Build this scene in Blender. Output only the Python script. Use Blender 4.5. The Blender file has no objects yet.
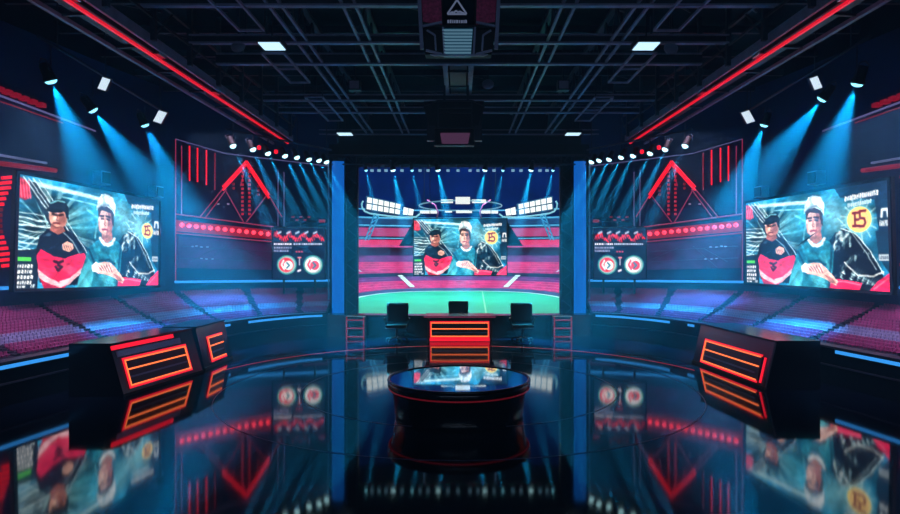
import bpy, math, random
import numpy as np
from mathutils import Vector, Matrix

random.seed(7)
rng = np.random.default_rng(7)
SC = bpy.context.scene
COL = SC.collection

# ------------------------------------------------------------------ camera
F, CX, CY, CZ = 640.0, 459.0, 254.0, 2.5          # focal length in px, vanishing point, eye height
cam = bpy.data.cameras.new('camera')
cam.sensor_fit = 'HORIZONTAL'
cam.sensor_width = 36.0
cam.lens = 36.0 * F / 900.0
cam.shift_x = -(CX - 450.0) / 900.0
cam.shift_y = (CY - 257.0) / 900.0
cam.clip_end = 200
camo = bpy.data.objects.new('camera', cam)
camo.location = (0, 0, CZ)
camo.rotation_euler = (math.pi / 2, 0, 0)
COL.objects.link(camo)
SC.camera = camo

# ------------------------------------------------------------------ world, exposure, large lights
w = bpy.data.worlds.new('world')
SC.world = w
w.use_nodes = True
w.node_tree.nodes['Background'].inputs[0].default_value = (0.02, 0.05, 0.12, 1)
w.node_tree.nodes['Background'].inputs[1].default_value = 0.25
vs = SC.view_settings
vs.view_transform = 'Standard'
vs.look = 'None'
vs.exposure = 0.0
vs.gamma = 1.0
vs.use_curve_mapping = False
SC.cycles.max_bounces = 5
SC.cycles.diffuse_bounces = 2
SC.cycles.glossy_bounces = 4
SC.cycles.volume_bounces = 0
SC.cycles.transparent_max_bounces = 4
SC.cycles.sample_clamp_indirect = 4.0
SC.cycles.sample_clamp_direct = 0.0

HAZE_DENSITY = 0.012
BEAM = dict(row=26000.0, centre=40000.0, wall=27000.0)


def area(name, loc, target, size, size_y, power, color):
    l = bpy.data.lights.new(name, 'AREA')
    l.shape = 'RECTANGLE'
    l.size, l.size_y, l.energy, l.color = size, size_y, power, color
    o = bpy.data.objects.new(name, l)
    o.location = loc
    d = Vector(target) - Vector(loc)
    o.rotation_euler = d.to_track_quat('-Z', 'Y').to_euler()
    COL.objects.link(o)
    return o


area('pitch_fill_light', (0, 35, 13.4), (0, 36.5, 0), 9, 8, 5000, (0.72, 1.0, 0.98))  # unseen overhead light added to brighten the pitch and its stands
area('terrace_fill_light', (0, 33, 9.0), (0, 50, 6.0), 9, 2, 1700, (0.12, 0.58, 1.0))  # unseen blue light added to tint the upper tier and rear wall
for sx in (-1, 1):  # unseen lights added to brighten the side stand seats
    area('stand_fill_light', (sx * 7.8, 11.8, 5.1), (sx * 8.6, 12.6, 1.0), 0.8, 5, 95, (0.72, 0.62, 1.0)).data.spread = math.radians(75)
    area('stand_fill_light', (sx * 6.6, 18.0, 5.9), (sx * 6.9, 19.0, 1.0), 1.6, 2.5, 60, (0.85, 0.6, 0.95)).data.spread = math.radians(100)
area('ceiling_fill_light', (0, 0.5, 3.6), (0, 15, 7.4), 10, 2, 80, (0.5, 0.68, 1.0))

# ------------------------------------------------------------------ colours and materials


def lin(c):
    return tuple(((x / 255.0) / 12.92 if x / 255.0 <= 0.04045 else ((x / 255.0 + 0.055) / 1.055) ** 2.4) for x in c[:3])


MATS = {}


def mat(name, rgb, rough=0.5, metal=0.0, emit=None, strength=1.0, spec=0.5, ior=1.45, vary=0.0, scale=3.0, bump=0.0):
    if name in MATS:
        return MATS[name]
    m = bpy.data.materials.new(name)
    m.use_nodes = True
    nt = m.node_tree
    b = nt.nodes['Principled BSDF']
    c = lin(rgb)
    b.inputs['Base Color'].default_value = (*c, 1)
    b.inputs['Roughness'].default_value = rough
    b.inputs['Metallic'].default_value = metal
    b.inputs['Specular IOR Level'].default_value = spec
    b.inputs['IOR'].default_value = ior
    if emit is not None:
        b.inputs['Emission Color'].default_value = (*lin(emit), 1)
        b.inputs['Emission Strength'].default_value = strength
    if vary > 0 or bump > 0:
        tc = nt.nodes.new('ShaderNodeTexCoord')
        n = nt.nodes.new('ShaderNodeTexNoise')
        n.inputs['Scale'].default_value = scale
        n.inputs['Detail'].default_value = 5
        nt.links.new(tc.outputs['Object'], n.inputs['Vector'])
        if vary > 0:
            r = nt.nodes.new('ShaderNodeValToRGB')
            r.color_ramp.elements[0].position = 0.3
            r.color_ramp.elements[1].position = 0.75
            r.color_ramp.elements[0].color = (*[x * (1 - vary) for x in c], 1)
            r.color_ramp.elements[1].color = (*[min(1, x * (1 + vary)) for x in c], 1)
            nt.links.new(n.outputs['Fac'], r.inputs['Fac'])
            nt.links.new(r.outputs['Color'], b.inputs['Base Color'])
        if bump > 0:
            bp = nt.nodes.new('ShaderNodeBump')
            bp.inputs['Strength'].default_value = bump
            nt.links.new(n.outputs['Fac'], bp.inputs['Height'])
            nt.links.new(bp.outputs['Normal'], b.inputs['Normal'])
    MATS[name] = m
    return m


def led(name, rgb, strength=1.0):
    return mat(name, (12, 12, 14), 0.4, emit=rgb, strength=strength)


def screen_mat():
    if 'screen_picture' in MATS:
        return MATS['screen_picture']
    m = bpy.data.materials.new('screen_picture')
    m.use_nodes = True
    nt = m.node_tree
    b = nt.nodes['Principled BSDF']
    b.inputs['Base Color'].default_value = (0.005, 0.005, 0.008, 1)
    b.inputs['Roughness'].default_value = 0.5
    a = nt.nodes.new('ShaderNodeAttribute')
    a.attribute_name = 'picture'
    nt.links.new(a.outputs['Color'], b.inputs['Emission Color'])
    b.inputs['Emission Strength'].default_value = 1.6
    MATS['screen_picture'] = m
    return m


M_FLOOR = mat('polished_floor', (7, 11, 26), 0.055, spec=0.5, ior=2.05, vary=0.3, scale=0.6)
M_BLACK = mat('black_gloss', (9, 10, 16), 0.18, ior=1.6, vary=0.2, scale=4)
M_MATTE = mat('black_matte', (12, 13, 18), 0.6, vary=0.25, scale=6)
M_DARKMETAL = mat('dark_metal', (44, 50, 66), 0.42, 0.3, vary=0.2, scale=5)
M_STEEL = mat('truss_steel', (128, 140, 172), 0.4, 0.2, vary=0.2, scale=5)
M_CEIL = mat('ceiling_black', (9, 10, 14), 0.8, spec=0.1, vary=0.3, scale=2)
M_WALL = mat('wall_navy', (28, 44, 86), 0.6, vary=0.18, scale=1.2, bump=0.05)
M_WALLDARK = mat('wall_black', (14, 18, 32), 0.7, vary=0.2, scale=1.5)
M_STAND = mat('stand_concrete', (40, 26, 52), 0.6, vary=0.3, scale=3)
M_SEAT = mat('seat_magenta', (158, 62, 112), 0.35, vary=0.25, scale=2)
M_SEATPALE = mat('seat_pale', (146, 138, 178), 0.3, vary=0.25, scale=2)
M_LEATHER = mat('chair_black', (13, 14, 22), 0.45, vary=0.25, scale=9, bump=0.1)
M_CHROME = mat('chrome', (150, 155, 170), 0.2, 0.9)
L_RED = led('led_red', (235, 22, 48), 1.3)
L_REDDIM = led('led_red_dim', (120, 16, 40), 1.0)
L_REDLINE = led('led_red_line', (190, 60, 110), 0.55)
L_ORANGE = led('led_orange', (255, 120, 62), 1.6)
L_BLUE = led('led_blue', (48, 140, 225), 1.3)
L_PALE = led('led_pale_line', (120, 120, 190), 0.5)
L_WHITE = led('lamp_white', (170, 235, 252), 3.2)
L_CYAN = led('lamp_cyan', (120, 215, 245), 3.0)

# ------------------------------------------------------------------ mesh helpers


class MB:
    def __init__(self):
        self.v, self.f, self.m, self.s = [], [], [], []

    def add(self, verts, faces, mi=0, smooth=False):
        k = len(self.v)
        self.v.extend([tuple(p) for p in verts])
        for f in faces:
            self.f.append([k + i for i in f])
            self.m.append(mi)
            self.s.append(smooth)
        return self

    def hexa(self, a, b, mi=0):
        """a: 4 corners, b: the 4 matching corners"""
        return self.add(list(a) + list(b), [(3, 2, 1, 0), (4, 5, 6, 7), (0, 1, 5, 4), (1, 2, 6, 5), (2, 3, 7, 6), (3, 0, 4, 7)], mi)

    def box(self, c, s, mi=0, rz=0.0):
        cx, cy, cz = c
        x, y, z = s[0] / 2, s[1] / 2, s[2] / 2
        co, si = math.cos(rz), math.sin(rz)
        P = []
        for zz in (-z, z):
            for (px, py) in ((-x, -y), (x, -y), (x, y), (-x, y)):
                P.append((cx + px * co - py * si, cy + px * si + py * co, cz + zz))
        return self.hexa(P[:4], P[4:], mi)

    def bar(self, p, q, wid, hei, mi=0, up=(0, 0, 1)):
        p, q = Vector(p), Vector(q)
        d = (q - p).normalized()
        upv = Vector(up)
        if abs(d.dot(upv)) > 0.98:
            upv = Vector((0, 1, 0))
        sx = d.cross(upv).normalized() * (wid / 2)
        sz = sx.cross(d).normalized() * (hei / 2)
        a = [p - sx - sz, p + sx - sz, p + sx + sz, p - sx + sz]
        b = [v + (q - p) for v in a]
        return self.hexa(a, b, mi)

    def tube(self, pts, r, n=6, mi=0, closed=False, smooth=True):
        pts = [Vector(p) for p in pts]
        N = len(pts)
        rings = []
        for i, p in enumerate(pts):
            if closed:
                d = pts[(i + 1) % N] - pts[i - 1]
            else:
                d = pts[min(i + 1, N - 1)] - pts[max(i - 1, 0)]
            d.normalize()
            up = Vector((0, 0, 1)) if abs(d.z) < 0.95 else Vector((0, 1, 0))
            a = d.cross(up).normalized()
            b = a.cross(d).normalized()
            rr = r[i] if isinstance(r, (list, tuple)) else r
            rings.append([p + (a * math.cos(t) + b * math.sin(t)) * rr for t in [2 * math.pi * k / n for k in range(n)]])
        V = [v for ring in rings for v in ring]
        Fc = []
        for i in range(N if closed else N - 1):
            j = (i + 1) % N
            for k in range(n):
                l = (k + 1) % n
                Fc.append((i * n + k, i * n + l, j * n + l, j * n + k))
        if not closed:
            Fc.append(tuple(range(n - 1, -1, -1)))
            Fc.append(tuple((N - 1) * n + k for k in range(n)))
        return self.add(V, Fc, mi, smooth)

    def lathe(self, prof, c=(0, 0, 0), n=32, mi=0, smooth=True, axis='z'):
        """prof: (radius, height) list, closed by caps at both ends"""
        V, Fc = [], []
        for (r, z) in prof:
            for k in range(n):
                t = 2 * math.pi * k / n
                V.append((c[0] + r * math.cos(t), c[1] + r * math.sin(t), c[2] + z))
        for i in range(len(prof) - 1):
            for k in range(n):
                l = (k + 1) % n
                Fc.append((i * n + k, i * n + l, (i + 1) * n + l, (i + 1) * n + k))
        Fc.append(tuple(range(n - 1, -1, -1)))
        Fc.append(tuple((len(prof) - 1) * n + k for k in range(n)))
        return self.add(V, Fc, mi, smooth)

    def strip(self, A, B, mi=0, smooth=False):
        n = len(A)
        return self.add(list(A) + list(B), [(i, i + 1, n + i + 1, n + i) for i in range(n - 1)], mi, smooth)

    def ribbon(self, A, B, off, mi=0):
        """solid band between polylines A and B, pushed by vectors off (one per point)"""
        n = len(A)
        A2 = [Vector(a) + o for a, o in zip(A, off)]
        B2 = [Vector(b) + o for b, o in zip(B, off)]
        V = list(A) + list(B) + A2 + B2
        Fc = []
        for i in range(n - 1):
            Fc += [(i, i + 1, n + i + 1, n + i), (2 * n + i, 3 * n + i, 3 * n + i + 1, 2 * n + i + 1),
                   (i, 2 * n + i, 2 * n + i + 1, i + 1), (n + i, n + i + 1, 3 * n + i + 1, 3 * n + i)]
        Fc += [(0, n, 3 * n, 2 * n), (n - 1, 3 * n - 1, 4 * n - 1, 2 * n - 1)]
        return self.add(V, Fc, mi)

    def prism(self, poly, off, mi=0):
        n = len(poly)
        off = Vector(off)
        V = [Vector(p) for p in poly] + [Vector(p) + off for p in poly]
        Fc = [tuple(range(n - 1, -1, -1)), tuple(range(n, 2 * n))] + [(i, (i + 1) % n, n + (i + 1) % n, n + i) for i in range(n)]
        return self.add(V, Fc, mi)

    def build(self, name, mats, parent=None):
        me = bpy.data.meshes.new(name)
        me.from_pydata(self.v, [], self.f)
        if not isinstance(mats, (list, tuple)):
            mats = [mats]
        for m in mats:
            me.materials.append(m)
        me.polygons.foreach_set('material_index', self.m)
        me.polygons.foreach_set('use_smooth', self.s)
        import bmesh
        bm = bmesh.new()
        bm.from_mesh(me)
        bmesh.ops.recalc_face_normals(bm, faces=bm.faces)
        bm.to_mesh(me)
        bm.free()
        o = bpy.data.objects.new(name, me)
        COL.objects.link(o)
        if parent is not None:
            o.parent = parent
            o.matrix_parent_inverse = Matrix.Translation(-parent.location)
        return o


def thing(name, label, cat, loc=(0, 0, 0), group=None):
    o = bpy.data.objects.new(name, None)
    o.empty_display_size = 0.1
    o.location = loc
    COL.objects.link(o)
    return tag(o, label, cat, group)


def tag(o, label, cat, group=None, kind=None):
    o['label'] = label
    o['category'] = cat
    if group:
        o['group'] = group
    if kind:
        o['kind'] = kind
    return o


def struct(o, label=None, cat=None):
    o['kind'] = 'structure'
    if label:
        o['label'] = label
        o['category'] = cat
    return o


def copy_tree(o, parent=None):
    c = o.copy()
    COL.objects.link(c)
    if parent is not None:
        c.parent = parent
    for ch in list(o.children):
        copy_tree(ch, c)
    return c


def P(px, py, Y):
    """the point seen at pixel px, py at depth Y"""
    return Vector(((px - CX) * Y / F, Y, CZ + (CY - py) * Y / F))


def catmull(pts, n=24):
    pts = [Vector(p) for p in pts]
    ext = [pts[0] * 2 - pts[1]] + pts + [pts[-1] * 2 - pts[-2]]
    out = []
    for i in range(1, len(ext) - 2):
        p0, p1, p2, p3 = ext[i - 1:i + 3]
        for k in range(n):
            t = k / n
            out.append(0.5 * ((2 * p1) + (p2 - p0) * t + (2 * p0 - 5 * p1 + 4 * p2 - p3) * t * t + (3 * p1 - p0 - 3 * p2 + p3) * t ** 3))
    out.append(pts[-1])
    return out


def resample(pts, n):
    d = [0.0]
    for a, b in zip(pts, pts[1:]):
        d.append(d[-1] + (b - a).length)
    out, j = [], 0
    for i in range(n):
        t = d[-1] * i / (n - 1)
        while j < len(d) - 2 and d[j + 1] < t:
            j += 1
        u = (t - d[j]) / max(1e-9, d[j + 1] - d[j])
        out.append(pts[j].lerp(pts[j + 1], u))
    return out


# which side: -1 has two red-lit side desks, +1 has one
SIDE = {-1: 'on the two-desk side', 1: 'on the one-desk side'}

# ------------------------------------------------------------------ plan curves (given for +X, mirrored by s)
WALL_PTS = [(11.6, 5.0), (10.9, 9.6), (10.25, 13.8), (9.45, 19.0), (8.95, 20.2), (7.0, 21.5), (4.25, 22.3)]
PARA_PTS = [(8.1, 6.0), (7.5, 10.0), (7.15, 12.0), (6.6, 14.6), (5.75, 17.3), (4.75, 18.75), (4.0, 19.25)]
wall_curve = resample(catmull([(x, y, 0) for x, y in WALL_PTS]), 121)
para_curve = resample(catmull([(x, y, 0) for x, y in PARA_PTS]), 121)


def mir(p, s):
    return Vector((p.x * s, p.y, p.z))


def wall_at(px, off=0.0):
    """plan point on the side wall whose sight line passes pixel column px, moved off metres into the room; also the inward normal"""
    s = -1 if px < CX else 1
    k = abs(px - CX) / F
    best = None
    for i in range(len(wall_curve) - 1):
        a, b = wall_curve[i], wall_curve[i + 1]
        fa, fb = a.x - k * a.y, b.x - k * b.y
        if fa >= 0 >= fb:
            u = fa / (fa - fb + 1e-12)
            p = a.lerp(b, u)
            t = (b - a).normalized()
            best = (p, t)
            break
    if best is None:
        a, b = wall_curve[0], wall_curve[1]
        best = (a.copy(), (b - a).normalized())
    p, t = best
    n = Vector((-t.y, t.x, 0))            # towards the room for +X
    if n.x > 0:
        n = -n
    p = p + n * off
    return mir(p, s), mir(n, s)


def W(px, py, off=0.05):
    """point on the side wall seen (nearly) at px, py"""
    p, n = wall_at(px, off)
    return Vector((p.x, p.y, CZ + (CY - py) * p.y / F))


# ------------------------------------------------------------------ setting
mb = MB()
mb.add([(-13, -2, 0), (13, -2, 0), (13, 22.6, 0), (-13, 22.6, 0), (-13, -2, -0.15), (13, -2, -0.15), (13, 22.6, -0.15), (-13, 22.6, -0.15)],
       [(0, 1, 2, 3), (4, 7, 6, 5), (0, 4, 5, 1), (1, 5, 6, 2), (2, 6, 7, 3), (3, 7, 4, 0)])
struct(mb.build('floor', M_FLOOR))

ZC = 7.7
mb = MB()
mb.box((0, 10.3, ZC + 0.1), (26, 25, 0.2))
struct(mb.build('ceiling', M_CEIL))

for s, nm in ((-1, 'wall_left'), (1, 'wall_right')):
    mb = MB()
    A = [mir(p, s) for p in wall_curve]
    off = []
    for i in range(len(A)):
        t = (A[min(i + 1, len(A) - 1)] - A[max(i - 1, 0)]).normalized()
        n = Vector((-t.y, t.x, 0))
        if n.x * s < 0:
            n = -n
        off.append(n * 0.2)
    B = [Vector((p.x, p.y, ZC)) for p in A]
    mb.ribbon(A, B, off)
    struct(mb.build(nm, M_WALL))

mb = MB()
mb.box((0, 22.55, 6.65), (8.9, 0.2, 2.1))
struct(mb.build('wall_back', M_WALLDARK))

# ring lines let into the floor
for nm, R, wd, m, a0, a1 in (('trim_1', 5.3, 0.03, led('led_floor_ring', (190, 20, 50), 0.55), 18, 162),
                             ('trim_2', 4.35, 0.012, mat('floor_joint', (60, 74, 110), 0.3), 0, 360),
                             ('trim_3', 2.9, 0.012, mat('floor_joint', (60, 74, 110), 0.3), 0, 360)):
    n = 128
    ring = lambda r, z: [(r * math.cos(math.radians(a0 + (a1 - a0) * k / n)), 12.1 + r * math.sin(math.radians(a0 + (a1 - a0) * k / n)), z) for k in range(n + 1)]
    A, B = ring(R, 0.001), ring(R + wd, 0.001)
    struct(MB().ribbon(A, B, [Vector((0, 0, 0.004))] * (n + 1)).build(nm, m))

# ------------------------------------------------------------------ painter for the screens
def painter(Wd, Hd, ss=2, persp=False):
    H, Wn = Hd * ss, Wd * ss
    img = np.zeros((H, Wn, 3))
    yy, xx = np.mgrid[0:H, 0:Wn]
    U, V = (xx + 0.5) / Wn, (yy + 0.5) / H
    if persp:                       # strokes were measured on a screen seen at a slant
        U = U * 14.2 / (19.3 - 5.1 * U)
    asp = 1.72

    class C:
        pass
    c = C()
    c.img, c.U, c.V = img, U, V

    def put(mask, col, a):
        k = (mask * a)[..., None]
        c.img = c.img * (1 - k) + np.array(col, float) * k

    def poly(pts, col, a=1.0):
        m = np.zeros(U.shape, bool)
        j = len(pts) - 1
        for i in range(len(pts)):
            xi, yi = pts[i]
            xj, yj = pts[j]
            cond = ((yi > V) != (yj > V)) & (U < (xj - xi) * (V - yi) / ((yj - yi) or 1e-9) + xi)
            m ^= cond
            j = i
        put(m.astype(float), col, a)

    def ell(cx, cy, rx, ry, col, a=1.0, soft=0.0):
        d = np.sqrt(((U - cx) / rx) ** 2 + ((V - cy) / ry) ** 2)
        m = np.clip((1 - d) / soft, 0, 1) if soft > 0 else (d < 1).astype(float)
        put(m, col, a)

    def line(pts, wd, col, a=1.0, soft=True):
        m = np.zeros(U.shape)
        for (x0, y0), (x1, y1) in zip(pts, pts[1:]):
            ax, ay = x0 * asp, y0
            bx, by = x1 * asp, y1
            L = (bx - ax) ** 2 + (by - ay) ** 2 + 1e-12
            t = np.clip(((U * asp - ax) * (bx - ax) + (V - ay) * (by - ay)) / L, 0, 1)
            d = np.sqrt((U * asp - ax - t * (bx - ax)) ** 2 + (V - ay - t * (by - ay)) ** 2)
            m = np.maximum(m, np.clip(1.5 - d / wd, 0, 1))
        put(m, col, a)

    def warp(au, av, seed):
        n1 = smooth_noise(U, V, 24, 15, seed, 2) - 0.5
        n2 = smooth_noise(U, V, 24, 15, seed + 1, 2) - 0.5
        xi = np.clip((xx + 0.5) + au * 2 * n1 * Wn, 0, Wn - 1).astype(int)
        yi = np.clip((yy + 0.5) + av * 2 * n2 * H, 0, H - 1).astype(int)
        hl = smooth_noise(U + 0.4 * V, V - 0.3 * U + 0.3, 40, 30, seed + 2, 2)
        c.img = c.img[yi, xi] * (0.72 + 0.56 * hl[..., None])
    c.warp = warp

    def done():
        o = c.img.reshape(Hd, ss, Wd, ss, 3).mean((1, 3))
        o = np.clip(o, 0, 255) / 255.0
        return np.where(o <= 0.04045, o / 12.92, ((o + 0.055) / 1.055) ** 2.4)
    c.poly, c.ell, c.line, c.put, c.done, c.asp = poly, ell, line, put, done, asp
    return c


def smooth_noise(U, V, fu, fv, seed, octv=3):
    r = np.random.default_rng(seed)
    out = np.zeros(U.shape)
    amp, tot = 1.0, 0.0
    for o in range(octv):
        g = r.random((int(fv) + 3, int(fu) + 3))
        x, y = U * fu, V * fv
        i, j = np.floor(x).astype(int), np.floor(y).astype(int)
        a, b = x - i, y - j
        a, b = a * a * (3 - 2 * a), b * b * (3 - 2 * b)
        i, j = np.clip(i, 0, g.shape[1] - 2), np.clip(j, 0, g.shape[0] - 2)
        out += amp * ((g[j, i] * (1 - a) + g[j, i + 1] * a) * (1 - b) + (g[j + 1, i] * (1 - a) + g[j + 1, i + 1] * a) * b)
        tot += amp
        amp *= 0.55
        fu, fv = fu * 2, fv * 2
    return out / tot


def paint_match(badge_x=0.79, badge_y=0.33, badge_r=0.085):
    c = painter(250, 146, 2, persp=True)
    U, V = c.U, c.V
    fold = lambda fu, fv, sd, o=3: smooth_noise(U, V, fu, fv, sd, o)
    n = fold(5, 4, 1)
    c.img[:] = np.array([16, 90, 124]) * (0.2 + 1.6 * np.clip(n[..., None] * 1.7 - 0.35, 0, 1))
    # rays bursting from behind the first player
    ang = np.arctan2(V - 0.45, (U - 0.13) * 1.72)
    rad = np.hypot(V - 0.45, (U - 0.13) * 1.72)
    ray = smooth_noise(ang / (2 * np.pi) + 0.5, rad * 0.2, 60, 2, 3, 2)
    c.put(np.clip((ray - 0.45) * 6, 0, 1) * np.clip(1.2 - rad * 2.0, 0, 1), (185, 244, 248), 0.9)
    c.ell(0.42, 0.25, 0.2, 0.35, (70, 190, 210), 0.6, 0.9)
    c.ell(0.3, 0.4, 0.12, 0.2, (90, 200, 215), 0.5, 0.9)
    c.ell(0.6, 0.25, 0.12, 0.3, (150, 230, 240), 0.65, 0.8)
    c.ell(0.76, 0.36, 0.17, 0.26, (170, 240, 245), 0.75, 0.9)
    for a in np.linspace(0, 2 * np.pi, 14)[:-1]:
        c.line([(0.79 + 0.08 * np.cos(a), 0.33 + 0.12 * np.sin(a)), (0.79 + 0.13 * np.cos(a), 0.33 + 0.2 * np.sin(a))], 0.008, (215, 250, 250), 0.5)
    c.line([(0.06, 0.06), (0.44, 0.1)], 0.02, (205, 246, 250), 0.95)
    c.line([(0.2, 0.14), (0.42, 0.17)], 0.008, (150, 225, 235), 0.8)
    c.line([(0.34, 0.22), (0.42, 0.3), (0.4, 0.5)], 0.01, (140, 225, 235), 0.6)
    c.poly([(0.62, 0.0), (1.0, 0.0), (1.0, 0.45), (0.93, 0.5), (0.9, 0.16), (0.66, 0.1)], (12, 34, 62), 0.8)
    c.poly([(0.9, 0.45), (1.0, 0.4), (1.0, 0.85), (0.92, 0.7)], (14, 40, 66), 0.8)
    for k in range(10):
        v = 0.33 + 0.036 * k
        c.line([(0.0, v), (0.08, v + 0.02 * (k % 3)), (0.15, v + 0.03 - 0.008 * k)], 0.004 + 0.004 * (k % 2), (220, 248, 250), 0.85)
    c.poly([(0, 0.66), (0.1, 0.64), (0.09, 1), (0, 1)], (12, 26, 44), 0.92)
    # drape from the corner with bright edges
    c.poly([(0.02, 0.04), (0.07, 0.05), (0.2, 0.36), (0.42, 0.74), (0.38, 0.82), (0.14, 0.42)], (14, 40, 64), 0.9)
    c.poly([(0, 0.02), (0.035, 0.05), (0.055, 0.18), (0.03, 0.22), (0, 0.2)], (196, 22, 58), 0.95)
    for k in range(4):
        c.line([(0.005 + 0.012 * k, 0.04), (0.015 + 0.012 * k, 0.2)], 0.004, (255, 140, 160), 0.8)
    for d, wd in ((0.0, 0.006), (0.02, 0.004), (0.04, 0.005), (0.065, 0.004)):
        c.line([(0.02 + d, 0.02), (0.1 + d, 0.22), (0.2 + d, 0.46), (0.3 + d * 0.8, 0.66), (0.4 + d * 0.4, 0.84)], wd, (220, 246, 250), 0.9)
    # jacket behind the second player
    c.poly([(0.56, 0.56), (0.62, 0.44), (0.7, 0.4), (0.78, 0.5), (0.86, 0.64), (0.95, 0.86), (0.92, 0.95), (0.84, 0.98), (0.62, 0.96), (0.56, 0.8)], (10, 20, 38))
    fo = smooth_noise(U * 1.0 + V * 0.35, V - U * 0.8 + 0.8, 26, 9, 12, 3)
    reg = (V > 0.42 + 0.9 * np.clip(U - 0.7, 0, 1)) & (V < 0.95) & (U > 0.57) & (U < 0.93)
    c.put(reg * np.clip((fo - 0.6) * 7, 0, 1), (150, 215, 225), 0.75)
    c.put(reg * np.clip((fo - 0.7) * 9, 0, 1), (245, 252, 252), 0.8)
    c.line([(0.66, 0.4), (0.76, 0.46), (0.86, 0.63), (0.95, 0.84)], 0.006, (225, 248, 250), 0.9)
    c.line([(0.64, 0.3), (0.72, 0.42), (0.84, 0.66), (0.9, 0.8)], 0.005, (200, 240, 245), 0.7)
    c.line([(0.68, 0.74), (0.77, 0.86), (0.88, 0.86), (0.95, 0.82)], 0.008, (235, 250, 250), 0.85)
    c.poly([(0.57, 0.94), (0.64, 0.9), (0.8, 0.93), (0.78, 1.0), (0.57, 1.0)], (232, 34, 88))
    c.poly([(0.85, 1.0), (0.9, 0.92), (1.0, 0.82), (1.0, 1.0)], (232, 34, 88))
    c.line([(0.58, 0.95), (0.66, 0.92), (0.79, 0.95)], 0.006, (255, 150, 170), 0.7)
    c.line([(0.88, 0.98), (0.98, 0.88)], 0.006, (255, 150, 170), 0.7)
    # first player: dark top, red jersey held in front
    c.poly([(0.08, 0.66), (0.095, 0.52), (0.13, 0.45), (0.2, 0.42), (0.27, 0.48), (0.33, 0.62), (0.37, 0.8), (0.3, 0.98), (0.1, 0.94)], (11, 22, 42))
    fo = smooth_noise(U + 0.5 * V, V - 0.4 * U + 0.4, 34, 14, 15, 3)
    reg = (V > 0.46) & (V < 0.68) & (U > 0.09) & (U < 0.32)
    c.put(reg * np.clip((fo - 0.58) * 6, 0, 1), (60, 110, 140), 0.7)
    c.line([(0.2, 0.46), (0.26, 0.55), (0.32, 0.72)], 0.005, (170, 215, 225), 0.7)
    c.poly([(0.085, 0.7), (0.1, 0.64), (0.16, 0.7), (0.22, 0.72), (0.3, 0.67), (0.335, 0.66), (0.35, 0.72), (0.31, 0.86), (0.2, 1.0), (0.14, 0.98), (0.095, 0.88)], (228, 34, 86))
    fo = smooth_noise(U, V + 0.2 * U, 18, 10, 19, 3)
    reg = (V > 0.7) & (U > 0.09) & (U < 0.33) & (V < 0.95)
    c.put(reg * np.clip((fo - 0.6) * 5, 0, 1) * (U + 0.5 * V < 0.72), (255, 110, 140), 0.5)
    c.poly([(0.088, 0.82), (0.14, 0.9), (0.19, 0.945), (0.25, 0.9), (0.32, 0.8), (0.315, 0.85), (0.25, 0.96), (0.2, 1.0), (0.14, 0.975), (0.095, 0.89)], (252, 206, 214), 0.95)
    c.poly([(0.1, 0.905), (0.15, 0.965), (0.2, 0.995), (0.24, 0.965), (0.22, 1.0), (0.12, 1.0)], (190, 22, 68))
    c.line([(0.168, 0.745), (0.187, 0.765), (0.208, 0.745)], 0.012, (44, 10, 32))
    c.line([(0.172, 0.8), (0.187, 0.83), (0.205, 0.8), (0.187, 0.785)], 0.012, (44, 10, 32))
    # face, cap
    c.poly([(0.15, 0.38), (0.2, 0.4), (0.22, 0.46), (0.18, 0.5), (0.14, 0.46)], (150, 88, 82))
    c.ell(0.18, 0.335, 0.046, 0.1, (222, 168, 150))
    c.ell(0.2, 0.35, 0.028, 0.085, (150, 84, 80), 0.8, 0.5)
    c.ell(0.166, 0.35, 0.016, 0.03, (250, 214, 200), 0.8, 0.7)
    c.poly([(0.13, 0.3), (0.135, 0.215), (0.17, 0.165), (0.21, 0.175), (0.233, 0.23), (0.236, 0.35), (0.222, 0.33), (0.212, 0.28), (0.15, 0.275)], (16, 34, 50))
    c.poly([(0.112, 0.29), (0.135, 0.255), (0.205, 0.27), (0.2, 0.292), (0.15, 0.3)], (8, 18, 30))
    c.line([(0.14, 0.215), (0.175, 0.18), (0.21, 0.19)], 0.007, (120, 200, 214), 0.9)
    c.line([(0.152, 0.31), (0.172, 0.315)], 0.01, (40, 18, 22))
    c.line([(0.185, 0.315), (0.205, 0.31)], 0.01, (40, 18, 22))
    c.line([(0.176, 0.32), (0.17, 0.36), (0.178, 0.365)], 0.005, (130, 76, 70))
    c.line([(0.158, 0.395), (0.185, 0.392)], 0.009, (120, 38, 48))
    c.line([(0.15, 0.41), (0.17, 0.435), (0.195, 0.425)], 0.008, (110, 62, 60), 0.8)
    c.poly([(0.205, 0.585), (0.23, 0.555), (0.262, 0.575), (0.268, 0.62), (0.245, 0.655), (0.21, 0.64)], (240, 190, 174))
    for k in range(4):
        c.line([(0.213 + 0.012 * k, 0.585 + 0.004 * k), (0.225 + 0.012 * k, 0.645 - 0.003 * k)], 0.003, (140, 80, 78))
    # second player: teal jersey
    c.poly([(0.36, 0.6), (0.41, 0.53), (0.45, 0.5), (0.53, 0.49), (0.58, 0.53), (0.61, 0.6), (0.6, 0.8), (0.57, 1.0), (0.29, 1.0), (0.315, 0.84)], (36, 128, 148))
    fo = smooth_noise(U - 0.3 * V + 0.3, V + 0.2 * U, 22, 7, 23, 3)
    reg = (V > 0.54) & (U > 0.36 - 0.2 * np.clip(V - 0.6, 0, 1)) & (U < 0.59)
    c.put(reg * np.clip((fo - 0.52) * 5, 0, 1), (96, 206, 220), 0.75)
    c.put(reg * np.clip((0.45 - fo) * 5, 0, 1), (14, 70, 92), 0.7)
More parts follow.
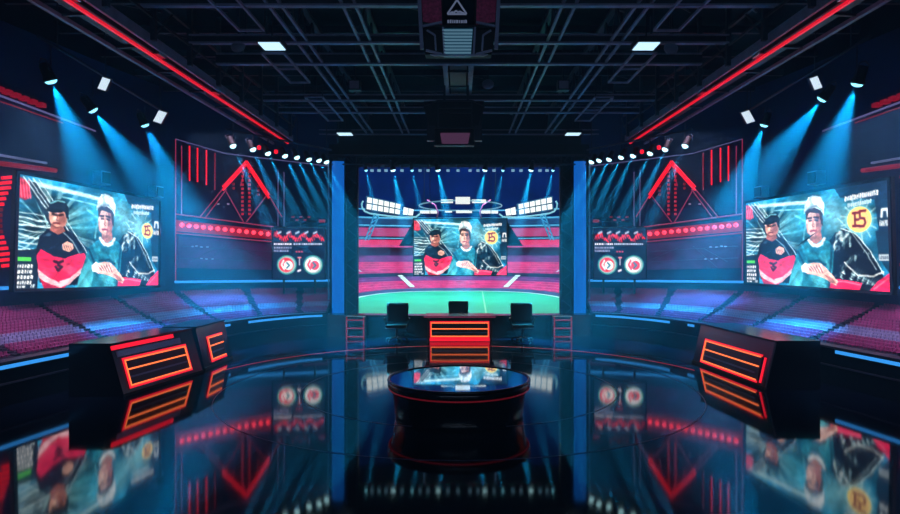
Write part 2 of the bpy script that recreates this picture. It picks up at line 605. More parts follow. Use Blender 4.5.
    c.poly([(0.29, 1.0), (0.31, 0.84), (0.36, 0.72), (0.4, 0.8), (0.38, 1.0)], (88, 200, 214), 0.6)
    c.line([(0.36, 0.62), (0.4, 0.76), (0.44, 0.82)], 0.012, (10, 40, 60), 0.85)
    c.line([(0.6, 0.56), (0.58, 0.8), (0.57, 0.98)], 0.014, (10, 46, 66), 0.8)
    # neck, face, cap
    c.poly([(0.45, 0.4), (0.52, 0.4), (0.53, 0.5), (0.49, 0.55), (0.445, 0.51)], (170, 112, 102))
    c.line([(0.435, 0.5), (0.465, 0.555), (0.495, 0.565), (0.53, 0.54), (0.545, 0.49)], 0.016, (236, 246, 248))
    c.ell(0.474, 0.325, 0.055, 0.142, (242, 200, 184))
    c.poly([(0.49, 0.2), (0.53, 0.24), (0.53, 0.36), (0.505, 0.46), (0.475, 0.47), (0.488, 0.36)], (160, 98, 92), 0.85)
    c.ell(0.449, 0.34, 0.018, 0.05, (255, 228, 216), 0.8, 0.7)
    c.poly([(0.418, 0.3), (0.415, 0.2), (0.44, 0.15), (0.51, 0.16), (0.538, 0.24), (0.535, 0.36), (0.522, 0.34), (0.515, 0.23), (0.44, 0.21)], (52, 38, 44))
    c.poly([(0.405, 0.22), (0.41, 0.12), (0.435, 0.05), (0.47, 0.03), (0.52, 0.06), (0.548, 0.13), (0.548, 0.26), (0.525, 0.2), (0.48, 0.165), (0.43, 0.17)], (222, 238, 241))
    fo = smooth_noise(U, V, 46, 14, 31, 2)
    reg = (V < 0.19) & (U > 0.41) & (U < 0.545)
    c.put(reg * np.clip((fo - 0.56) * 6, 0, 1) * (V > 0.04), (120, 165, 178), 0.6)
    c.line([(0.412, 0.2), (0.44, 0.155), (0.49, 0.15), (0.535, 0.2)], 0.007, (120, 160, 170), 0.9)
    c.line([(0.432, 0.272), (0.458, 0.268)], 0.011, (38, 20, 26))
    c.line([(0.478, 0.268), (0.505, 0.276)], 0.011, (38, 20, 26))
    c.line([(0.438, 0.298), (0.456, 0.298)], 0.009, (54, 30, 36))
    c.line([(0.482, 0.298), (0.5, 0.302)], 0.009, (44, 22, 28))
    c.line([(0.47, 0.29), (0.464, 0.355), (0.474, 0.362)], 0.006, (168, 108, 98))
    c.line([(0.45, 0.405), (0.468, 0.4), (0.488, 0.407)], 0.01, (158, 58, 70))
    c.line([(0.42, 0.32), (0.43, 0.42), (0.46, 0.462)], 0.006, (190, 140, 130), 0.8)
    # hands
    c.poly([(0.4, 0.8), (0.42, 0.76), (0.47, 0.74), (0.52, 0.75), (0.545, 0.79), (0.6, 0.87), (0.635, 0.93), (0.62, 0.97), (0.57, 0.93), (0.51, 0.88), (0.46, 0.87), (0.42, 0.86)], (236, 190, 176))
    c.poly([(0.54, 0.86), (0.6, 0.9), (0.625, 0.96), (0.58, 0.94)], (150, 88, 84), 0.8)
    c.poly([(0.38, 0.78), (0.41, 0.74), (0.44, 0.79), (0.42, 0.85), (0.385, 0.84)], (240, 248, 250), 0.95)
    c.line([(0.43, 0.73), (0.5, 0.72), (0.55, 0.76)], 0.012, (16, 40, 58), 0.85)
    for k in range(5):
        c.line([(0.425 + 0.02 * k, 0.785 - 0.004 * k), (0.45 + 0.02 * k, 0.83 + 0.004 * k)], 0.005, (128, 70, 72))
        c.line([(0.432 + 0.02 * k, 0.78 - 0.004 * k), (0.455 + 0.02 * k, 0.82 + 0.004 * k)], 0.003, (255, 230, 220))
    c.warp(0.003, 0.005, 21)
    # badge
    bx, by, r = badge_x, badge_y, badge_r
    c.ell(bx, by, r * 1.3, r * 1.75, (130, 224, 232), 0.9, 0.3)
    c.ell(bx, by, r, r * 1.42, (250, 224, 126))
    c.ell(bx, by, r * 0.76, r * 1.1, (242, 190, 140))
    c.ell(bx, by, r * 0.66, r * 0.96, (252, 216, 132))
    g = r / 0.085
    for pts in ([(-0.045, -0.05), (-0.005, -0.05)], [(-0.03, -0.05), (-0.03, 0.045)], [(-0.045, 0.045), (0.0, 0.045)], [(-0.03, 0.0), (-0.005, 0.0)],
                [(0.045, -0.06), (0.005, -0.06), (0.005, -0.01), (0.035, -0.005), (0.042, 0.025), (0.03, 0.05), (0.0, 0.05)]):
        c.line([(bx + x * g, by + y * g * 1.3) for x, y in pts], 0.012 * g, (112, 26, 54))
    # rows of small marks (unreadable in the picture)
    r_ = np.random.default_rng(5)

    def marks(x0, x1, y, h, col, sl=0.0):
        x = x0
        while x < x1:
            wd = 0.004 + 0.009 * r_.random()
            y_ = y + sl * (x - x0)
            c.poly([(x + 0.003, y_ - h * r_.random() * 0.3), (x + wd + 0.003, y_), (x + wd, y_ + h), (x, y_ + h * (0.8 + 0.2 * r_.random()))], col, 0.95)
            x += wd + 0.004
    marks(0.69, 0.92, 0.1, 0.045, (240, 248, 250), -0.1)
    marks(0.71, 0.87, 0.17, 0.035, (205, 235, 240), -0.1)
    c.line([(0.945, 0.32), (0.95, 0.26), (0.985, 0.26), (0.99, 0.32)], 0.014, (225, 238, 242))
    marks(0.93, 0.99, 0.36, 0.05, (225, 238, 242))
    c.poly([(0.92, 0.66), (0.99, 0.66), (0.99, 0.72), (0.92, 0.72)], (190, 208, 216), 0.9)
    marks(0.925, 0.985, 0.68, 0.025, (90, 110, 130))
    c.poly([(0.005, 0.72), (0.06, 0.72), (0.06, 0.755), (0.005, 0.755)], (80, 205, 80))
    for k in range(4):
        marks(0.005, 0.065, 0.785 + 0.048 * k, 0.03, (236, 244, 246))
    marks(0.005, 0.03, 0.97, 0.02, (228, 238, 242))
    marks(0.06, 0.075, 0.96, 0.03, (200, 220, 230))
    return c.done()


def paint_scoreboard(seed):
    c = painter(90, 90)
    c.asp = 1.0
    U, V = c.U, c.V
    c.img[:] = np.array([9, 14, 44]) * (0.6 + 0.7 * smooth_noise(U, V, 5, 5, seed)[..., None])
    r_ = np.random.default_rng(seed)
    for k in range(26):
        x = 0.03 + 0.036 * k
        y = 0.2 + 0.05 * math.sin(k * 0.9 + seed)
        c.line([(x, y), (x + 0.02, y - 0.08 * r_.random()), (x + 0.045, y + 0.04 * r_.random())], 0.018, (226, 34, 58) if k % 4 else (160, 20, 44), 0.95)
    for k in range(5):
        x = 0.1 + 0.17 * k
        c.line([(x, 0.11), (x + 0.06, 0.08)], 0.02, (170, 200, 225), 0.9)
    for x0, x1, y, col in ((0.03, 0.36, 0.3, (225, 230, 245)), (0.4, 0.92, 0.3, (170, 195, 225)), (0.03, 0.36, 0.37, (150, 165, 200)), (0.03, 0.3, 0.43, (140, 150, 190))):
        x = x0
        while x < x1:
            wd = 0.012 + 0.02 * r_.random()
            c.poly([(x, y), (x + wd, y), (x + wd, y + 0.035), (x, y + 0.035)], col)
            x += wd + 0.01
    for k in range(3):
        c.poly([(0.44 + 0.05 * k, 0.45), (0.47 + 0.05 * k, 0.45), (0.47 + 0.05 * k, 0.48), (0.44 + 0.05 * k, 0.48)], (190, 60, 90))
    c.line([(0.51, 0.58), (0.51, 0.72)], 0.012, (225, 225, 240))
    c.line([(0.48, 0.84), (0.53, 0.82)], 0.02, (225, 225, 240))
    c.line([(0.48, 0.58), (0.54, 0.58)], 0.014, (220, 120, 130))
    for cx, a, b in ((0.27, (220, 44, 66), (240, 235, 235)), (0.77, (228, 235, 240), (214, 60, 84))):
        c.ell(cx, 0.72, 0.19, 0.19, (42, 128, 128))
        c.ell(cx, 0.72, 0.165, 0.165, (150, 180, 180))
        c.ell(cx - 0.01, 0.72, 0.14, 0.14, a)
        c.ell(cx + 0.03, 0.73, 0.085, 0.09, b)
        c.line([(cx - 0.06, 0.64), (cx - 0.1, 0.72), (cx - 0.05, 0.8)], 0.025, b)
        c.line([(cx + 0.0, 0.68), (cx + 0.05, 0.73), (cx, 0.78)], 0.02, (46, 120, 140))
    return c.done()


def picture_mesh(name, quad, pic, parent):
    """quad: TL, TR, BR, BL"""
    H, Wn = pic.shape[:2]
    tl, tr, br, bl = [np.array(q) for q in quad]
    u = np.linspace(0, 1, Wn)[None, :, None]
    v = np.linspace(0, 1, H)[:, None, None]
    co = (tl * (1 - u) + tr * u) * (1 - v) + (bl * (1 - u) + br * u) * v
    verts = co.reshape(-1, 3)
    idx = np.arange(H * Wn).reshape(H, Wn)
    faces = np.stack([idx[:-1, :-1], idx[1:, :-1], idx[1:, 1:], idx[:-1, 1:]], -1).reshape(-1, 4)
    me = bpy.data.meshes.new(name)
    me.from_pydata(verts.tolist(), [], faces.tolist())
    at = me.color_attributes.new('picture', 'FLOAT_COLOR', 'POINT')
    cols = np.ones((H * Wn, 4), np.float32)
    cols[:, :3] = pic.reshape(-1, 3)
    at.data.foreach_set('color', cols.ravel())
    me.materials.append(screen_mat())
    o = bpy.data.objects.new(name, me)
    COL.objects.link(o)
    o.parent = parent
    o.matrix_parent_inverse = Matrix.Translation(-parent.location)
    return o


def make_screen(name, label, cat, quad, pic, border, depth, group=None, mount=0.0):
    tl, tr, br, bl = [Vector(q) for q in quad]
    cen = (tl + tr + br + bl) / 4
    base = (bl + br) / 2
    t = thing(name, label, cat, base, group)
    nrm = (tr - tl).cross(bl - tl).normalized()
    if nrm.y > 0:
        nrm = -nrm                                     # towards the viewers
    ex = ((tr - tl).normalized() + (br - bl).normalized()).normalized()
    ez = ((tl - bl).normalized() + (tr - br).normalized()).normalized()
    outer = [tl - ex * border + ez * border, tr + ex * border + ez * border, br + ex * border - ez * border, bl - ex * border - ez * border]
    mb = MB()
    fr = [p + nrm * 0.03 for p in outer]
    bk = [p - nrm * depth for p in outer]
    mb.hexa([p - nrm * 0.012 for p in outer], bk)
    mb.build('casing', M_MATTE, t)
    mb = MB()
    inner = [tl, tr, br, bl]
    for i in range(4):
        j = (i + 1) % 4
        mb.hexa([outer[i] - nrm * 0.012, outer[j] - nrm * 0.012, inner[j] - nrm * 0.012, inner[i] - nrm * 0.012],
                [outer[i] + nrm * 0.03, outer[j] + nrm * 0.03, inner[j] + nrm * 0.03, inner[i] + nrm * 0.03])
    mb.build('bezel', M_BLACK, t)
    picture_mesh('display', inner, pic, t)
    if mount > 0:
        for a in (0.2, 0.8):
            mb = MB()
            p = tl.lerp(tr, a) * 0.5 + bl.lerp(br, a) * 0.5 - nrm * depth
            mb.bar(p, p - nrm * mount, 0.3, 0.9)
            mb.build('wall_bracket', M_DARKMETAL, t)
    return t


pic = paint_match()
picL = paint_match(0.86, 0.37, 0.062)
qL = [P(19, 174, 14.0), P(159, 201, 19.0), P(158, 285, 19.0), P(15.5, 289, 14.0)]
qR = [P(746, 203.5, 19.3), P(888, 180, 14.2), P(891, 292, 14.2), P(746.5, 282.5, 19.3)]
make_screen('video_screen', 'large wall screen of two players above the stand behind the two side desks', 'screen', qL, picL, 0.07, 0.1, 'big wall screens', 0.3)
make_screen('video_screen', 'large wall screen of two players above the stand behind the single side desk', 'screen', qR, pic, 0.07, 0.1, 'big wall screens', 0.3)

# ------------------------------------------------------------------ side stands
NROW = 16


def stand_line(s, j):
    """plan line of row edge j (0 front .. NROW back)"""
    u = j / NROW
    out = []
    for a, b in zip(para_curve, wall_curve):
        d = (b - a)
        L = d.length
        d = d / L
        a2, b2 = a + d * 0.42, b - d * 0.03
        out.append(mir(a2.lerp(b2, u), s))
    return out


def row_z(j):
    return 0.72 + 0.035 * j


AISLES = [0.36, 0.5, 0.63, 0.75, 0.855, 0.94]
seat_sites = {-1: [], 1: []}
for s in (-1, 1):
    t = thing('seating_stand', 'raked terrace of small magenta seats ' + SIDE[s], 'stand', (s * 8.0, 12, 0), 'side stands')
    mb = MB()
    lines = [stand_line(s, j) for j in range(NROW + 1)]
    prev = [Vector((p.x, p.y, 0.0)) for p in lines[0]]
    n = len(prev)
    for j in range(NROW):
        z = row_z(j)
        A = [Vector((p.x, p.y, z)) for p in lines[j]]
        B = [Vector((p.x, p.y, z)) for p in lines[j + 1]]
        mb.strip(prev, A)
        mb.strip(A, B)
        prev = B
    bot = [Vector((p.x, p.y, 0)) for p in lines[-1]]
    mb.strip(prev, bot)
    mb.build('terrace', M_STAND, t)
    for a in AISLES:
        mb = MB()
        i = int(a * 120)
        for j in range(NROW):
            p, q = lines[j][i], lines[j + 1][i]
            z = row_z(j) + 0.005
            tdir = (lines[j][i + 1] - lines[j][i - 1]).normalized() * 0.05
            mb.hexa([p - tdir + Vector((0, 0, z)), p + tdir + Vector((0, 0, z)), q + tdir + Vector((0, 0, z)), q - tdir + Vector((0, 0, z))],
                    [v + Vector((0, 0, 0.02)) for v in (p - tdir + Vector((0, 0, z)), p + tdir + Vector((0, 0, z)), q + tdir + Vector((0, 0, z)), q - tdir + Vector((0, 0, z)))])
        mb.build('aisle_steps', M_WALLDARK, t)
    # seat places
    for j in range(NROW):
        mid = [lines[j][i].lerp(lines[j + 1][i], 0.42) for i in range(n)]
        L = sum((b - a).length for a, b in zip(mid, mid[1:]))
        cnt = int(L / 0.09)
        pts = resample(mid, cnt)
        for k in range(1, cnt - 1):
            u = k / (cnt - 1)
            if min(abs(u - a) for a in AISLES) < 0.0062:
                continue
            p = pts[k]
            tt = (pts[k + 1] - pts[k - 1]).normalized()
            ang = math.atan2(tt.y, tt.x)
            px = CX + F * p.x / p.y
            if px < -260 or px > 1160:
                continue
            seat_sites[s].append((p.x, p.y, row_z(j), ang, j))


def seat_shape(mb, x, y, z, ang, s):
    # face the floor: back away from it; the tangent runs away from the camera for both sides
    tx, ty = math.cos(ang), math.sin(ang)
    nx, ny = (-ty, tx)
    if nx * s < 0:
        nx, ny = -nx, -ny
    a = math.atan2(ty, tx)
    mb.box((x - nx * 0.01, y - ny * 0.01, z + 0.036), (0.068, 0.052, 0.016), 0, a)
    c = Vector((x + nx * 0.022, y + ny * 0.022, z + 0.062))
    b = [Vector((tx, ty, 0)) * 0.034, Vector((nx, ny, 0)) * 0.006]
    lo, hi = c + Vector((0, 0, -0.034)), c + Vector((nx * 0.012, ny * 0.012, 0.034))
    mb.hexa([lo - b[0] - b[1], lo + b[0] - b[1], lo + b[0] + b[1], lo - b[0] + b[1]], [hi - b[0] - b[1], hi + b[0] - b[1], hi + b[0] + b[1], hi - b[0] + b[1]])
    mb.box((x, y, z + 0.016), (0.014, 0.034, 0.028), 0, a)


PALE_ROWS = (3, 4, 5)
proto = {}
for s in (-1, 1):
    for pale in (False, True):
        mb = MB()
        seat_shape(mb, 0, 0, 0, math.pi / 2, s)
        me_o = mb.build('stadium_seat', M_SEATPALE if pale else M_SEAT)
        proto[(s, pale)] = me_o
used = set()
for s in (-1, 1):
    shown = lambda q: 2 < CX + F * q[0] / q[1] < 898
    sites = sorted(seat_sites[s], key=lambda q: (not shown(q), q[0] ** 2 + q[1] ** 2))
    near, far = sites[:150], sites[150:]
    for (x, y, z, ang, j) in near:
        pale = j in PALE_ROWS
        o = proto[(s, pale)]
        if (s, pale) in used:
            o = o.copy()
            COL.objects.link(o)
        used.add((s, pale))
        o.location = (x, y, z)
        o.rotation_euler = (0, 0, ang - math.pi / 2 if math.sin(ang) > 0 else ang + math.pi / 2)
        tag(o, ('small pale grey seat at the near end of the stand ' if pale else 'small magenta seat at the near end of the stand ') + SIDE[s],
            'seat', ('pale' if pale else 'magenta') + ' seats of the stand ' + SIDE[s])
    mb, mp = MB(), MB()
    for (x, y, z, ang, j) in far:
        seat_shape(mp if j in PALE_ROWS else mb, x, y, z, ang, s)
    tag(mb.build('stadium_seating', M_SEAT), 'endless rows of small magenta seats up the stand ' + SIDE[s], 'seating', kind='stuff')
    tag(mp.build('stadium_seating', M_SEATPALE), 'band of pale grey seats low in the stand ' + SIDE[s], 'seating', kind='stuff')

# ------------------------------------------------------------------ parapets with blue strips
PZ = 0.7
for s in (-1, 1):
    t = thing('parapet', 'black gloss barrier with blue light strips before the stand ' + SIDE[s], 'barrier', (s * 7.2, 12, 0), 'stand barriers')
    A = [mir(p, s) for p in para_curve]
    off = []
    for i in range(len(A)):
        tv = (A[min(i + 1, len(A) - 1)] - A[max(i - 1, 0)]).normalized()
        nn = Vector((-tv.y, tv.x, 0))
        if nn.x * s < 0:
            nn = -nn
        off.append(nn * 0.24)
    mb = MB()
    mb.ribbon(A, [p + Vector((0, 0, PZ)) for p in A], off)
    mb.build('panel', M_BLACK, t)
    mb = MB()
    mb.ribbon([p + Vector((0, 0, PZ + 0.003)) - o * 0.1 for p, o in zip(A, off)], [p + Vector((0, 0, PZ + 0.04)) - o * 0.1 for p, o in zip(A, off)], [o * 1.15 for o in off])
    mb.build('cap_rail', M_DARKMETAL, t)
    # thin ledge low on the panel
    mb = MB()
    mb.ribbon([p + Vector((0, 0, 0.36)) - o * 0.1 for p, o in zip(A, off)], [p + Vector((0, 0, 0.39)) - o * 0.1 for p, o in zip(A, off)], [o * 0.1 for o in off])
    mb.build('ledge', M_DARKMETAL, t)

    def at_px(k):
        for i in range(len(para_curve) - 1):
            a, b = para_curve[i], para_curve[i + 1]
            fa, fb = a.x - k * a.y, b.x - k * b.y
            if fa >= 0 >= fb:
                return i
        return 0
    for (k0, k1) in ((0.80, 0.585), (0.365, 0.357), (0.325, 0.2105)):
        i0, i1 = at_px(k0), at_px(k1)
        i1 = max(i1, i0 + 1)
        mb = MB()
        idx = range(i0, i1 + 1)
        mb.ribbon([A[i] + Vector((0, 0, PZ - 0.08)) - off[i] * 0.12 for i in idx], [A[i] + Vector((0, 0, PZ - 0.02)) - off[i] * 0.12 for i in idx], [off[i] * 0.115 for i in idx])
        mb.build('light_strip', L_BLUE, t)

# ------------------------------------------------------------------ rear counter
t = thing('rear_counter', 'long curved black counter between the two columns below the stadium view', 'counter', (0, 19.1, 0))
cl = resample(catmull([(-4.1, 19.35, 0), (-2.6, 19.25, 0), (-1.2, 19.1, 0), (0, 19.05, 0), (1.2, 19.1, 0), (2.6, 19.25, 0), (4.1, 19.35, 0)]), 49)
up = lambda z: [p + Vector((0, 0, z)) for p in cl]
MB().ribbon(up(0), up(0.62), [Vector((0, 0.45, 0))] * 49).build('front_panel', M_BLACK, t)
MB().ribbon([p - Vector((0, 0.06, 0)) for p in up(0.62)], [p - Vector((0, 0.06, 0)) for p in up(0.67)], [Vector((0, 0.56, 0))] * 49).build('worktop', M_BLACK, t)


# ------------------------------------------------------------------ desks with red light panels
class Face:
    """front face of a desk: u along it, v down from the top edge"""
    def __init__(self, tl, tr, br, bl):
        self.q = [Vector(a) for a in (tl, tr, br, bl)]
        self.n = (self.q[1] - self.q[0]).cross(self.q[3] - self.q[0]).normalized()
        if self.n.dot(Vector((0, 8, 1)) - self.q[0]) < 0:
            self.n = -self.n

    def p(self, u, v, d=0.0):
        a, b, c, e = self.q
        return a.lerp(b, u).lerp(e.lerp(c, u), v) + self.n * d

    def slab(self, u0, v0, u1, v1, d0, d1, mi=0, mb=None):
        mb = mb or MB()
        c = ((u0, v0), (u1, v0), (u1, v1), (u0, v1))
        return mb.hexa([self.p(u, v, d0) for u, v in c], [self.p(u, v, d1) for u, v in c], mi)


M_REDPANEL = mat('panel_dark_red', (46, 10, 20), 0.3, vary=0.2)
M_GREYBAR = mat('panel_grey_bar', (120, 120, 150), 0.3, 0.3)


def glow_panel(t, fc, u0, u1, v0, v1, bars, grey=None, left=True, right=True, tu=0.012, tv=0.03):
    fc.slab(u0 - tu, v0 - tv, u1 + tu, v1 + tv, 0.002, 0.012).build('panel_backing', M_REDPANEL, t)
    fr = MB()
    w_u, w_v = tu * 1.4, tv * 1.5
    fc.slab(u0 - w_u, v1, u1 + w_u, v1 + w_v, 0.012, 0.02, 0, fr)
    fc.slab(u0 - w_u, v0 - w_v, u1 + w_u, v0, 0.012, 0.02, 0, fr)
    if left:
        fc.slab(u0 - w_u, v0, u0, v1, 0.012, 0.02, 0, fr)
    if right:
        fc.slab(u1, v0, u1 + w_u, v1, 0.012, 0.02, 0, fr)
    fr.build('red_glow_frame', L_RED, t)  # emissive border stands in for the red glow around the bars
    for v in bars:
        fc.slab(u0, v - tv * 0.5, u1, v + tv * 0.5, 0.014, 0.034).build('light_bar', L_ORANGE, t)
    ed = MB()
    if left:
        fc.slab(u0, v0, u0 + tu * 0.8, v1, 0.014, 0.03, 0, ed)
    if right:
        fc.slab(u1 - tu * 0.8, v0, u1, v1, 0.014, 0.03, 0, ed)
    if ed.v:
        ed.build('light_edge', L_ORANGE, t)
    if grey:
        fc.slab(u0 + tu * 2, grey - tv * 0.6, u1 - tu * 2, grey + tv * 0.6, 0.012, 0.03).build('grey_bar', M_GREYBAR, t)


def side_desk(label, A, B, TA, TB, depth, group=None):
    """A, B: base front corners (near, far); TA, TB: top front corners"""
    A, B, TA, TB = [Vector(v) for v in (A, B, TA, TB)]
    o = Vector((math.copysign(depth, A.x), 0.0, 0))
    t = thing('presenter_desk', label, 'desk', (A + B) / 2 + o * 0.5, group)
    back = [Vector((TA.x, TA.y, 0)) + o, Vector((TB.x, TB.y, 0)) + o]
    mb = MB()
    mb.hexa([A, TA, TA + o, back[0]], [B, TB, TB + o, back[1]])
    mb.build('body', M_BLACK, t)
    mb = MB()
    e = Vector((math.copysign(0.03, -A.x), 0, 0))
    z = Vector((0, 0, 0.035))
    mb.hexa([TA + e, TA + o, TA + o + z, TA + e + z], [TB + e, TB + o, TB + o + z, TB + e + z])
    mb.build('desk_top', M_BLACK, t)
    mb = MB()
    k = Vector((math.copysign(0.02, -A.x), 0, 0))
    mb.hexa([A + k, A - k, A - k + Vector((0, 0, 0.05)), A + k + Vector((0, 0, 0.05))], [B + k, B - k, B - k + Vector((0, 0, 0.05)), B + k + Vector((0, 0, 0.05))])
    mb.build('plinth', M_MATTE, t)
    return t


# two desks on one side
A, B = Vector((-5.86, 11.2, 0)), Vector((-5.42, 13.55, 0))
TA, TB = A + Vector((-0.25, 0, 0.9)), B + Vector((-0.25, 0, 0.9))
t = side_desk('long black side desk with a red strip along its top edge and glowing orange bars', A, B, TA, TB, 0.72, 'side desks')
fc = Face(TA, TB, B, A)
fc.slab(0.0, 0.02, 0.72, 0.1, 0.0, 0.03).build('red_top_strip', L_RED, t)
fc.slab(0.04, 0.13, 0.8, 0.25, 0.0, 0.02).build('grey_strip', mat('panel_grey_blue', (140, 160, 195), 0.35, 0.2), t)
glow_panel(t, fc, 0.09, 0.84, 0.33, 0.84, (0.34, 0.52, 0.83), 0.67)
A, B = Vector((-5.46, 13.75, 0)), Vector((-5.42, 15.3, 0))
TA, TB = A + Vector((-0.2, 0, 0.9)), B + Vector((-0.2, 0, 0.9))
t = side_desk('short black side desk with small orange light bars beyond the long one', A, B, TA, TB, 0.72, 'side desks')
fc = Face(TA, TB, B, A)
glow_panel(t, fc, 0.28, 0.78, 0.3, 0.84, (0.3, 0.5, 0.82), 0.66, right=False, tu=0.02)
# one desk on the other side
A, B = Vector((5.64, 11.76, 0)), Vector((5.4, 14.8, 0))
TA, TB = A + Vector((0.2, 0, 0.87)), B + Vector((0.2, 0, 0.87))
t = side_desk('lone black side desk with glowing orange bars and plain glossy top', A, B, TA, TB, 0.8, 'side desks')
fc = Face(TB, TA, A, B)
glow_panel(t, fc, 0.14, 0.88, 0.36, 0.88, (0.37, 0.58, 0.87), 0.73, right=False)
fc.slab(0.92, 0.36, 0.935, 0.9, 0.0, 0.02).build('red_edge', L_RED, t)
fc.slab(0.985, 0.0, 1.0, 0.99, 0.0, 0.012).build('corner_trim', M_DARKMETAL, t)

# centre desk
t = thing('centre_desk', 'black centre desk with a red glow border around its orange light bars', 'desk', (0, 18.5, 0))
MB().box((0.02, 18.62, 0.34), (1.78, 0.72, 0.68)).build('body', M_BLACK, t)
MB().box((0.02, 18.6, 0.71), (2.0, 0.85, 0.06)).build('desk_top', M_BLACK, t)
MB().bar((-1.0, 18.16, 0.71), (1.04, 18.16, 0.71), 0.02, 0.03).build('top_edge_strip', led('led_rose', (130, 50, 90), 0.7), t)
for sx in (-0.87, 0.91):
    MB().box((sx, 18.3, 0.34), (0.05, 0.3, 0.68)).build('side_panel', mat('panel_dark_red', (46, 10, 20)), t)
Y0 = 18.25
fc = Face((-0.87, Y0, 0.68), (0.91, Y0, 0.68), (0.91, Y0, 0), (-0.87, Y0, 0))
glow_panel(t, fc, 0.04, 0.96, 0.2, 0.78, (0.21, 0.46, 0.77), 0.62, tv=0.04, tu=0.011)
fc.slab(0.02, 0.85, 0.98, 0.98, 0.0, 0.015).build('red_foot_strip', L_RED, t)

# red edged racks beside the columns
for s in (-1, 1):
    t = thing('shelf_rack', 'low black rack with dim red edges beside the counter end ' + SIDE[s], 'rack', (s * 3.05, 18.75, 0), 'red edged racks')
    x0, x1 = s * 3.05 - 0.25, s * 3.05 + 0.25
    MB().box((s * 3.05, 18.95, 0.33), (0.56, 0.3, 0.66)).build('body', M_MATTE, t)
    for x in (x0, x1):
        MB().box((x, 18.78, 0.33), (0.035, 0.04, 0.66)).build('post', L_REDDIM, t)
    for z in (0.07, 0.32, 0.56):
        MB().box((s * 3.05, 18.78, z), (0.47, 0.04, 0.035)).build('shelf', L_REDDIM, t)


# ------------------------------------------------------------------ chairs
def chair(label, x, y, top, rz, scale=1.0):
    t = thing('swivel_chair', label, 'chair', (0, 0, 0), 'studio chairs')
    sh = 0.40
    mb = MB()
    mb.hexa([(-0.3, -0.02, sh - 0.02), (0.3, -0.02, sh - 0.02), (0.3, 0.5, sh), (-0.3, 0.5, sh)], [(-0.29, -0.04, sh + 0.07), (0.29, -0.04, sh + 0.07), (0.29, 0.5, sh + 0.06), (-0.29, 0.5, sh + 0.06)])
    mb.build('seat', M_LEATHER, t)
    mb = MB()                                       # gently bowed back, wider at the top
    rows = []
    nz, nx = 6, 8
    for face in (0, 1):
        for i in range(nz + 1):
            for k in range(nx + 1):
                u, v = k / nx * 2 - 1, i / nz
                wd = 0.3 + 0.025 * v - (0.02 if i in (0, nz) else 0)
                yy = 0.48 + 0.1 * v + 0.05 * (1 - u * u) + (0.07 if face else 0)
                rows.append((u * wd, yy, sh + 0.1 + v * (top - sh - 0.1)))
    n1 = (nz + 1) * (nx + 1)
    fcs = []
    for face in (0, 1):
        for i in range(nz):
            for k in range(nx):
                a = face * n1 + i * (nx + 1) + k
                fcs.append((a, a + 1, a + nx + 2, a + nx + 1))
    ring = [k for k in range(nx + 1)] + [i * (nx + 1) + nx for i in range(1, nz + 1)] + [nz * (nx + 1) + k for k in range(nx - 1, -1, -1)] + [i * (nx + 1) for i in range(nz - 1, 0, -1)]
    for a, b in zip(ring, ring[1:] + ring[:1]):
        fcs.append((a, b, n1 + b, n1 + a))
    mb.add(rows, fcs, 0, True)
    mb.build('backrest', M_LEATHER, t)
    for sx in (-1, 1):
        mb = MB()
        mb.tube([(sx * 0.31, 0.4, sh + 0.02), (sx * 0.36, 0.4, sh + 0.18), (sx * 0.36, 0.34, sh + 0.24), (sx * 0.36, 0.08, sh + 0.24)], 0.022, 6)
        mb.build('armrest', M_LEATHER, t)
    MB().tube([(0, 0.24, 0.08), (0, 0.24, sh)], 0.035, 10).build('gas_post', M_DARKMETAL, t)
    MB().tube([(-0.29, -0.05, sh - 0.01), (0.29, -0.05, sh - 0.01)], 0.015, 6).build('seat_edge_rail', M_CHROME, t)
    for k in range(5):
        a = 2 * math.pi * k / 5 + 0.3
        ex, ey = 0.3 * math.cos(a), 0.24 + 0.3 * math.sin(a)
        b = MB().bar((0, 0.24, 0.1), (ex, ey, 0.07), 0.05, 0.035).build('base_arm', M_DARKMETAL, t)
        MB().lathe([(0.001, 0), (0.025, 0.005), (0.035, 0.03), (0.025, 0.055), (0.001, 0.06)], (ex, ey, 0.0), 10).build('caster', M_MATTE, b)
    t.location = (x, y, 0)
    t.rotation_euler = (0, 0, rz)
    return t


def fix_subparts():
    for o in bpy.data.objects:
        if o.name.startswith('caster'):
            o.matrix_parent_inverse = Matrix.Identity(4)


chair('black swivel chair before the counter next to the rack on the two-desk side', -1.8, 18.25, 1.06, math.pi)
chair('black swivel chair before the counter next to the rack on the one-desk side', 1.83, 18.25, 1.06, math.pi)
chair('black swivel chair behind the centre desk with only its back showing', -0.02, 19.75, 1.0, 0.0)
for o in list(bpy.data.objects):
    if o.name.startswith('swivel_chair') and o.rotation_euler.z > 1:
        d = Matrix.Rotation(math.pi, 4, 'Z') @ Vector((0, 0.24, 0))
        o.rotation_euler.z = 0.0                     # their backs stand towards the counter, seats face the floor
        o.location.y -= 0.05
fix_subparts()

